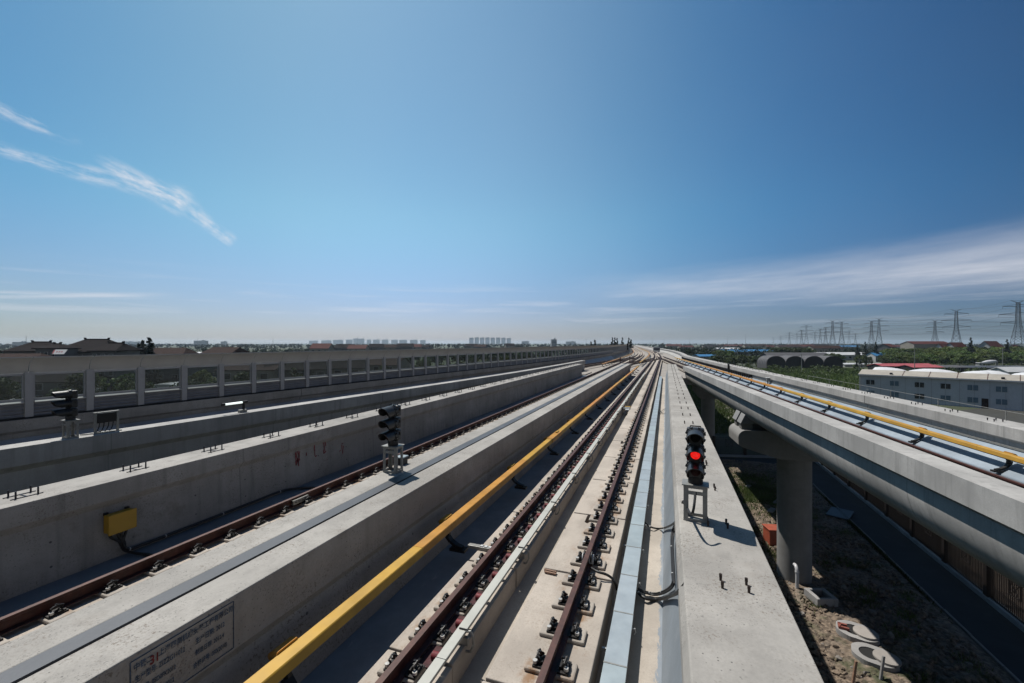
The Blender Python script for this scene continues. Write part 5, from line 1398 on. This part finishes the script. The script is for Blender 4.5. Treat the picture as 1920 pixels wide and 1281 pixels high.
for i, (px, cz, yt) in enumerate(((49, 1200, 629), (371, 1800, 633), (512, 1900, 632), (671, 3000, 630), (1099, 2500, 633), (1223, 2400, 630), (1293, 2300, 631), (1364, 2300, 629), (1398, 1900, 627), (1245, 2400, 635))):
    q = world_at(px, cz); h = th(px, cz, yt); t = thing('radio_mast', '%s thin mast from the left along the horizon' % side[i], 'mast', (q.x, q.y, 0)); MB().tube([(0, 0, 0), (0, 0, h)], .9, 5, r2=.4).build('mast_shaft', M['pylon'], t)

# ------------------------------------------------------------------ pylons and power lines
def pylon_meshes():
    H = 50.0; tw = MB()
    def hw(z): 
        return 5.2*(1-z/30.0)+1.35*(z/30.0) if z < 30 else 1.35-(z-30)/20*.55
    lv = [0, 7, 13, 18.5, 23, 27, 30, 33, 36, 39, 42, 45, 47.5]
    c = lambda z, i: Vector(((1, 1, -1, -1)[i]*hw(z), (1, -1, -1, 1)[i]*hw(z), z))
    for a_, b_ in zip(lv, lv[1:]):
        for i in range(4):
            j = (i+1) % 4
            tw.bar(c(a_, i), c(b_, i), .24); tw.bar(c(a_, i), c(b_, j), .15); tw.bar(c(a_, j), c(b_, i), .15); tw.bar(c(b_, i), c(b_, j), .15)
    arms = []
    for z, L in ((30, 10.5), (37, 11.5), (44, 9.2)):
        m = MB()
        for s in (-1, 1):
            tip = Vector((s*L, 0, z+.6)); w = hw(z)
            for y in (-w, w): m.bar((s*w, y, z), tip, .30); m.bar((s*w, y, z+1.9), tip, .26)
            for f in (.33, .66): m.bar((s*(w+(L-w)*f), 0, z+.1), (s*(w+(L-w)*f), 0, z+1.9-1.3*f), .12)
            m.bar(tip, tip+Vector((0, 0, -2.2)), .16)
        arms.append(m)
    m = MB()
    for s in (-1, 1): m.bar((0, 0, 47.5), (s*4.6, 0, 49.6), .2); m.bar((s*.8, 0, 47.4), (s*4.6, 0, 49.6), .16)
    arms.append(m)
    return tw, arms
PY = [(1909, 361, .5), (1793, 456, .45), (1753, 661, .4), (1648, 612, .5), (1634, 680, .45), (1604, 1520, .4), (1592, 1190, .4), (1578, 690, .4), (1561, 664, .4), (1548, 965, .4), (1538, 1033, .4), (1512, 829, .35), (1503, 1154, .35), (1494, 1510, .35), (1480, 1369, .35), (1464, 2030, .3), (1450, 2500, .3), (1528, 1300, .3)]
tw, arms = pylon_meshes(); proto = None
for i, (px, cz, r_) in enumerate(sorted(PY, reverse=True)):
    q = world_at(px, cz); lab = '%s lattice pylon from the right along the horizon' % ORD[i]
    if proto is None:
        proto = thing('transmission_pylon', lab, 'pylon', (q.x, q.y, 0), TH-.5, 'lattice pylons along the right horizon')
        tw.build('lattice_tower', M['pylon'], proto, recalc=False)
        for m in arms: m.build('crossarm', M['pylon'], proto, recalc=False)
    else: copy_thing(proto, (q.x, q.y, 0), TH-.5+random.uniform(-.15, .15), label=lab)
def chain(cols, tagname):
    pts = [world_at(px, cz) for px, cz in cols]
    for side_, sn in ((-1, 'left'), (1, 'right')):
        for z, L, nm in ((28.4, 10.5, 'lowest'), (35.4, 11.5, 'middle'), (42.4, 9.2, 'upper'), (49.5, 4.6, 'topmost earth')):
            full = []
            for i in range(len(pts)-1):
                a_, b_ = pts[i], pts[i+1]; d = (b_-a_); ln = d.length
                ca, sa = math.cos(TH-.5), math.sin(TH-.5)
                for k in range(9 if i < len(pts)-2 else 10):
                    f = k/9; p_ = a_+d*f; sag = 4*f*(1-f)*min(9, ln*.022); full.append((p_.x+side_*L*ca, p_.y+side_*L*sa, z-sag))
            o = MB().tube(full, .07, 4, caps=False).build('power_line', M['wire'], None, recalc=False)
            tag(o, '%s %s wire of the %s power line on the right horizon' % (nm, sn, tagname), 'power line', 'power lines on the right')
chain([(2300, 300), (1909, 361), (1793, 456), (1648, 612), (1561, 664), (1512, 829), (1480, 1369), (1450, 2500)], 'nearer')
chain([(2300, 560), (1753, 661), (1634, 680), (1578, 690), (1548, 965), (1494, 1510), (1464, 2030)], 'farther')

# ------------------------------------------------------------------ trees one can tell apart
i = 0
for px, cz, yt, key, lab in (
    (261, 140, 643, 's3', 'leftmost dark conifer of the clump above the left barrier'), (268, 138, 637, 's1', 'middle dark conifer of the clump above the left barrier'), (279, 139, 631, 's1', 'tallest conifer of the clump above the left barrier'), (285, 141, 642, 's3', 'rightmost small conifer of the clump above the left barrier'),
    (1108, 330, 640, 's1', 'lone small conifer left of the far row of conifers'), (1115, 330, 636.5, 's1', 'lone taller conifer left of the far row of conifers'), (1148, 330, 632.5, 's2', 'leftmost conifer of the far row beside the barrier end'), (1153, 330, 632.5, 's2', 'second conifer of the far row beside the barrier end'), (1157, 332, 633.5, 's2', 'third slim conifer of the far row beside the barrier end'), (1167, 330, 632.5, 's2', 'fourth conifer of the far row beside the barrier end'), (1179, 326, 633, 's2', 'conifer behind the far dark signal'), (1183, 328, 636, 's1', 'rightmost conifer of the far row beside the barrier end'),
    (1642, 300, 641, 's2', 'dark conifer left of the dark red roofed house'), (1622, 310, 640.5, 's2', 'tall dark conifer above the long white shed'), (1608, 310, 646, 's1', 'smaller dark conifer above the long white shed'), (1820, 280, 632.5, 's2', 'tall conifer between the red roofed houses'), (1888, 275, 636, 's2', 'tall conifer near the right edge of the orchard'), (1606, 205, 676, 's3', 'lone dark cypress before the pale long shed')):
    q = world_at(px, cz); tree(key, (q.x, q.y), th(px, cz, yt), lab, wide=1.3)
for px, cz, yt, key in ((1342, 330, 657, 'b1'), (1352, 320, 656, 'b2'), (1362, 330, 657, 'b1'), (1370, 310, 657, 'b2')):
    i += 1; q = world_at(px, cz); tree(key, (q.x, q.y), th(px, cz, yt), '%s bright green tree from the left before the blue warehouse' % ORD[i-1], 'bright trees before the blue warehouse')
i = 0
for px in range(1338, 1432, 9):
    cz = random.uniform(225, 250); q = world_at(px, cz); i += 1
    tree('b3', (q.x, q.y), th(px, cz, random.uniform(664, 667)), '%s dark bushy tree from the left below the blue warehouse' % ORD[i-1], 'dark trees below the blue warehouse', wide=1.15)
i = 0
for px in range(1452, 1519, 7):
    cz = random.uniform(300, 335); q = world_at(px, cz); i += 1
    tree(random.choice(('b4', 'b3', 's1')), (q.x, q.y), th(px, cz, random.uniform(649.5, 653)), '%s tall tree from the left behind the dark arched shade house' % ORD[i-1], 'tall trees behind the shade house', wide=1.1)
i = 0
for px, cz, yt in ((1552, 225, 663), (1562, 228, 661), (1571, 226, 662.5), (1616, 230, 665), (1628, 235, 668)):
    q = world_at(px, cz); i += 1; tree('b3', (q.x, q.y), th(px, cz, yt), '%s round dark tree from the left before the long white shed' % ORD[i-1], 'round trees before the white shed')
orch = []
for px in range(1658, 1990, 8):
    for row in range(4):
        cz = 250+row*20+random.uniform(-8, 8); yt = 668-row*4.6-(3 if px > 1740 else 0)+random.uniform(-2.2, 2.2)
        orch.append((px+random.uniform(-5, 5), cz, yt))
orch.sort(key=lambda q: q[0])
for k, (px, cz, yt) in enumerate(orch):
    q = world_at(px, cz); row = 0
    tree(random.choice(('b1', 'b2', 'b1', 'b3')), (q.x, q.y), max(3, th(px, cz, yt)), 'bright green orchard tree in the dense belt behind the mixer truck', 'orchard trees behind the mixer truck', wide=1.15)
for k in range(70):
    px = random.uniform(-40, 1000); cz = random.uniform(78, 150) if px < 600 else random.uniform(110, 260)
    if px < 250 and 92 < cz < 135 and random.random() < .6: continue
    q = world_at(px, cz); key = random.choice(('b3', 'b4', 'bush', 'b1', 'b3'))
    h = min(th(px, cz, 664 if px < 500 else 660), {'bush': 3.5}.get(key, random.uniform(5, 8)))
    tree(key, (q.x, q.y), h, 'dark green leafy shrub behind the noise barrier glass' if key == 'bush' else 'leafy green tree growing behind the noise barrier glass', 'shrubs behind the noise barrier' if key == 'bush' else 'trees behind the noise barrier')
# mid field thickets: one mass each
def wood(name, label, pts, per, size, mat, rnd):
    cs = []; rs = []
    for x, y, h, w in pts:
        for k in range(3): cs.append((x+rnd.uniform(-.3, .3)*w, y+rnd.uniform(-.3, .3)*w, h*rnd.uniform(.45, .80))); rs.append(w*rnd.uniform(.28, .42))
    me = leaf_mesh(name, cs, rs, per, size, mat, .9, 5); o = bpy.data.objects.new(name, me); COL.objects.link(o); o['kind'] = 'stuff'; return o
rw = random.Random(21)
def belt(n, pxr, czr, hr):
    out = []
    while len(out) < n:
        px = rw.uniform(*pxr); cz = math.exp(rw.uniform(math.log(czr[0]), math.log(czr[1]))); q = world_at(px, cz)
        # keep clear of the tracks
        if -32+off(min(q.y, 1200)) < q.x < 16+max(off(min(q.y, 1200)), -90) and q.y < 1400: continue
        h = rw.uniform(*hr); out.append((q.x, q.y, h, h*rw.uniform(.8, 1.5)))
    return out
wood('far_woods', '', belt(1500, (-200, 1240), (240, 900), (3.5, 7.5)), 12, 1.5, M['leaf_far'], rw)
wood('far_woods', '', belt(1500, (1240, 2150), (360, 1000), (3.5, 8)), 12, 1.6, M['leaf_far'], rw)
wood('horizon_woods', '', belt(2600, (-300, 2250), (900, 3800), (5, 11)), 9, 4.0, M['leaf_far'], rw)
wood('hedges', '', [(lambda q: (q.x, q.y, 2.2, 3.2))(world_at(rw.uniform(1290, 1900), rw.uniform(170, 300))) for _ in range(220)], 16, .7, M['leaf'], rw)
# crops and rough grass
def field_reg(x0, x1, c0, c1):
    def f(r):
        q = world_at(r.uniform(x0, x1), r.uniform(c0, c1)); return q.x, q.y
    return f
tufts(16000, field_reg(1290, 1620, 110, 215), .9, 'crops', M['leaf_bright'], rr, .28)
tufts(9000, field_reg(1290, 1420, 62, 112), .5, 'rough_grass', M['grassy'], rr, .10)
tufts(9000, field_reg(-60, 640, 60, 150), .9, 'rough_grass', M['grassy'], rr, .16)

# ------------------------------------------------------------------ ground sheet
def ground_mat():
    m, t, b = new_mat('ground_green_and_soil'); P = world_pos(t)
    n1 = t.noise(P, .012, 5, .6); n2 = t.noise(P, .09, 5, .65); n3 = t.noise(P, 1.3, 5, .7)
    c = t.mix(t.smooth(n1, .40, .60), (.024, .033, .013), (.046, .056, .022))
    c = t.mix(t.smooth(n2, .52, .66, 0, .75), c, (.060, .051, .037))
    c = t.mix(t.smooth(n3, .35, .75, 0, .55), c, (.019, .026, .010))
    t.put(b.inputs['Base Color'], c); b.inputs['Roughness'].default_value = .95
    bp = t.n('ShaderNodeBump'); bp.inputs['Strength'].default_value = .6; bp.inputs['Distance'].default_value = .15; t.put(bp.inputs['Height'], n3); t.put(b.inputs['Normal'], bp.outputs[0])
    return m
R_ = 14000.0
structure('ground', MB().add([(-R_, -R_, 0), (R_, -R_, 0), (R_, R_, 0), (-R_, R_, 0)], [(0, 1, 2, 3)]), ground_mat())
# pale dirt tracks between the fields
pth = plain('pale_dirt_track', (.24, .22, .18), .95, 0, .2, .4)
def strip(pts, w, z, name='dirt_path', mat=None):
    mb = MB(); mb.sweep([(-w/2, z), (w/2, z)], pts, closed=False); structure(name, mb, mat or pth, recalc=False)
g2 = lambda px, py: (ground_at(px, py).x, ground_at(px, py).y)
strip([g2(1392, 800), g2(1362, 768), g2(1340, 745)], 2.2, .008)
strip([g2(1600, 706), g2(1480, 697), g2(1380, 689)], 3.0, .012)
strip([g2(1990, 770), g2(1760, 792), g2(1600, 760)], 14.0, .016, 'yard', concrete('pale_yard', (.05, .05, .042), pits=0))
# ------------------------------------------------------------------ camera, light, sky, air
cam = bpy.data.cameras.new('camera'); co = bpy.data.objects.new('camera', cam); COL.objects.link(co)
co.location = (0, 0, CAMZ); co.rotation_euler = (math.pi/2, 0, TH); cam.sensor_width = 36; cam.lens = F_PX/1920*36
cam.shift_y = (HY-640.5)/1920; cam.clip_start = .1; cam.clip_end = 40000; S.camera = co
AZ = math.atan2(.905, .427); EL = math.radians(62)
sun = bpy.data.lights.new('sun', 'SUN'); sun.energy = SUN_E; sun.angle = math.radians(.53); sun.color = (1, .955, .89)
so = bpy.data.objects.new('sun', sun); COL.objects.link(so)
sd = Vector((-.905*math.cos(EL), .427*math.cos(EL), math.sin(EL))); so.rotation_euler = sd.to_track_quat('Z', 'Y').to_euler(); so.location = (-20, 10, 60)
w = bpy.data.worlds.new('World'); S.world = w; w.use_nodes = True
t = NT(w.node_tree); bg = w.node_tree.nodes['Background']
sk = t.n('ShaderNodeTexSky', sky_type='NISHITA'); sk.sun_disc = False; sk.sun_elevation = EL; sk.sun_rotation = -AZ
sk.altitude = 0; sk.air_density = AIR; sk.dust_density = DUST; sk.ozone_density = OZ
d = t.n('ShaderNodeTexCoord').outputs['Generated']
x = t.n('ShaderNodeSeparateXYZ'); t.put(x.inputs[0], d)
az = t.math('ARCTAN2', x.outputs[0], x.outputs[1]); el = t.math('ARCSINE', x.outputs[2])
def ae(px, py):
    cx, cz, up = (px-CXP)/F_PX, 1.0, (HY-py)/F_PX
    X, Y = cx*CT-ST, cx*ST+CT; return math.atan2(X, Y), math.atan(up/math.hypot(X, Y))
def streak(p0, p1, w0, w1, fade0, fade1, ns, seed, thr=(.40, .68)):
    """cirrus along a line between two sky directions; half widths w0..w1 (radians)"""
    (a0, e0), (a1, e1) = ae(*p0), ae(*p1); L = math.hypot(a1-a0, e1-e0); ux, uy = (a1-a0)/L, (e1-e0)/L
    da, de = t.math('SUBTRACT', az, a0), t.math('SUBTRACT', el, e0)
    s = t.math('ADD', t.math('MULTIPLY', da, ux), t.math('MULTIPLY', de, uy)); n = t.math('SUBTRACT', t.math('MULTIPLY', de, ux), t.math('MULTIPLY', da, uy))
    sn = t.math('DIVIDE', s, L)
    cv = t.n('ShaderNodeCombineXYZ'); t.put(cv.inputs[0], t.math('MULTIPLY', s, ns[0])); t.put(cv.inputs[1], t.math('MULTIPLY', n, ns[1])); cv.inputs[2].default_value = seed
    nz = t.noise(cv.outputs[0], 1.0, 9, .66); nz2 = t.noise(cv.outputs[0], .35, 4, .5)
    n2 = t.math('ADD', n, t.math('MULTIPLY', t.math('SUBTRACT', nz2, .5), (w0+w1)*.9))
    wv = t.math('ADD', w0, t.math('MULTIPLY', sn, w1-w0))
    m = t.smooth(t.math('DIVIDE', t.math('ABSOLUTE', n2), wv), 1.0, .15)
    m = t.math('MULTIPLY', m, t.smooth(sn, 0, fade0)); m = t.math('MULTIPLY', m, t.smooth(sn, 1.0, 1-fade1))
    return t.math('MULTIPLY', m, t.smooth(nz, *thr))
cl = None
def acc(m, k):
    global cl
    m = t.math('MULTIPLY', m, k); cl = m if cl is None else t.math('ADD', cl, m, clamp=True)
acc(streak((-60, 180), (160, 275), .016, .009, .05, .3, (14, 60), 1.0), .62)
acc(streak((-60, 262), (250, 350), .013, .020, .05, .25, (14, 60), 2.0), .62)
acc(streak((170, 290), (360, 392), .014, .034, .3, .2, (16, 60), 3.0, (.36, .66)), .66)
acc(streak((200, 335), (350, 375), .018, .02, .3, .25, (16, 60), 5.0), .5)
acc(streak((310, 360), (442, 458), .026, .013, .2, .10, (18, 50), 4.0, (.36, .66)), .68)
# broad pale wing on the right
(a0, e0), (a1, eu), (a2, ed) = ae(1000, 540), ae(1920, 432), ae(1920, 548)
sa = t.math('DIVIDE', t.math('SUBTRACT', az, a0), a1-a0)
up = t.math('ADD', ae(1040, 526)[1], t.math('MULTIPLY', t.math('MULTIPLY', sa, sa), eu-ae(1040, 526)[1])); up = t.math('ADD', up, t.math('MULTIPLY', sa, .012))
lo = t.math('ADD', ae(1040, 553)[1], t.math('MULTIPLY', sa, ed-ae(1040, 553)[1]))
cv = t.n('ShaderNodeCombineXYZ'); t.put(cv.inputs[0], t.math('MULTIPLY', az, 5.0)); t.put(cv.inputs[1], t.math('MULTIPLY', t.math('SUBTRACT', el, t.math('MULTIPLY', sa, .05)), 34)); cv.inputs[2].default_value = 7
nz = t.noise(cv.outputs[0], 1.0, 8, .6)
wob = t.math('MULTIPLY', t.math('SUBTRACT', nz, .5), .035)
inside = t.math('MULTIPLY', t.smooth(t.math('ADD', t.math('SUBTRACT', up, el), wob), -.02, .07), t.smooth(t.math('ADD', t.math('SUBTRACT', el, lo), wob), -.02, .05))
acc(t.math('MULTIPLY', t.math('MULTIPLY', inside, t.smooth(sa, .02, .35)), t.smooth(nz, .25, .65, .75, 1.0)), .56)
# thin bands low over the horizon
cv2 = t.n('ShaderNodeCombineXYZ'); t.put(cv2.inputs[0], t.math('MULTIPLY', az, 3.0)); t.put(cv2.inputs[1], t.math('MULTIPLY', el, 60)); cv2.inputs[2].default_value = 3
nb_ = t.noise(cv2.outputs[0], 1.0, 7, .6)
acc(t.math('MULTIPLY', t.smooth(nb_, .5, .72), t.math('MULTIPLY', t.smooth(el, .02, .05), t.smooth(el, .16, .09))), .24)
acc(streak((-100, 553), (360, 553), .010, .006, .05, .4, (5, 90), 8.0, (.3, .6)), .42)
acc(streak((560, 578), (1000, 582), .008, .007, .3, .3, (5, 90), 9.0, (.35, .65)), .35)
# broad soft unevenness of the high air
big = t.noise(d, 1.1, 4, .55)
hz_ = t.math('MULTIPLY', t.smooth(big, .35, .75), .03)
cloud_col = (CLOUD*.95, CLOUD*.95, CLOUD*1.0)
def az_ramp(stops):
    r = t.n('ShaderNodeValToRGB'); r.color_ramp.interpolation = 'B_SPLINE'; e = r.color_ramp.elements
    for i, (deg, col) in enumerate(stops):
        p_ = (deg+180)/360
        q_ = e[i] if i < 2 else e.new(p_)
        q_.position = p_; q_.color = (*[v_/2 for v_ in col], 1)
    t.put(r.inputs[0], t.math('ADD', t.math('DIVIDE', az, 2*math.pi), .5)); return r.outputs[0]
BACK = (.17, .30, .40)
hi = az_ramp([(-180, BACK), (180, BACK), (-110, (.4, .7, .85)), (-70, (.44, .86, .94)), (-50, (.98, 1.30, 1.15)), (-36, (1.06, 1.38, 1.27)), (-20, (1.03, 1.35, 1.25)), (-4, (.67, 1.07, 1.10)), (9, (.36, .78, .96)), (20, (.20, .56, .78)), (30, (.09, .40, .62)), (60, (.07, .25, .38))])
lo_ = az_ramp([(-180, BACK), (180, BACK), (-110, (.5, .62, .72)), (-70, (.57, .65, .83)), (-50, (.73, .78, 1.02)), (-34, (.81, .85, 1.15)), (-20, (.76, .79, 1.05)), (-4, (.62, .68, .92)), (9, (.44, .53, .76)), (20, (.33, .44, .66)), (30, (.25, .36, .57)), (60, (.2, .28, .4))])
k2 = t.vmath('SCALE', t.mix(t.smooth(el, .03, .30), lo_, hi)); k2.node.inputs['Scale'].default_value = 2.0
tint = t.mix(1.0, sk.outputs[0], k2, 'MULTIPLY')
sky2 = t.mix(hz_, tint, cloud_col); sky3 = t.mix(cl, sky2, cloud_col)
t.put(bg.inputs[0], sky3); bg.inputs[1].default_value = SKY_E
if HAZE > 0:
    hb = MB(); HB = 6500.0; hb.box((0, 2500, 28.0), (2*HB, 2*HB, 58.0))
    m = bpy.data.materials.new('pale_air'); m.use_nodes = True; nt = m.node_tree; nt.nodes.remove(nt.nodes['Principled BSDF'])
    pv = nt.nodes.new('ShaderNodeVolumePrincipled'); pv.inputs['Color'].default_value = (.70, .84, 1.0, 1); pv.inputs['Density'].default_value = HAZE; pv.inputs['Anisotropy'].default_value = .2
    nt.links.new(pv.outputs[0], nt.nodes['Material Output'].inputs['Volume'])
    o = hb.build('haze', m, None); o['kind'] = 'stuff'
S.view_settings.view_transform = 'Standard'; S.view_settings.look = 'None'; S.view_settings.exposure = EXPO; S.view_settings.gamma = 1
c = S.cycles; c.max_bounces = 6; c.diffuse_bounces = 3; c.glossy_bounces = 3; c.transmission_bounces = 4; c.transparent_max_bounces = 12; c.volume_bounces = 1
c.use_denoising = True; c.use_adaptive_sampling = True; c.adaptive_threshold = .012
try: c.denoiser = 'OPENIMAGEDENOISE'
except Exception: pass
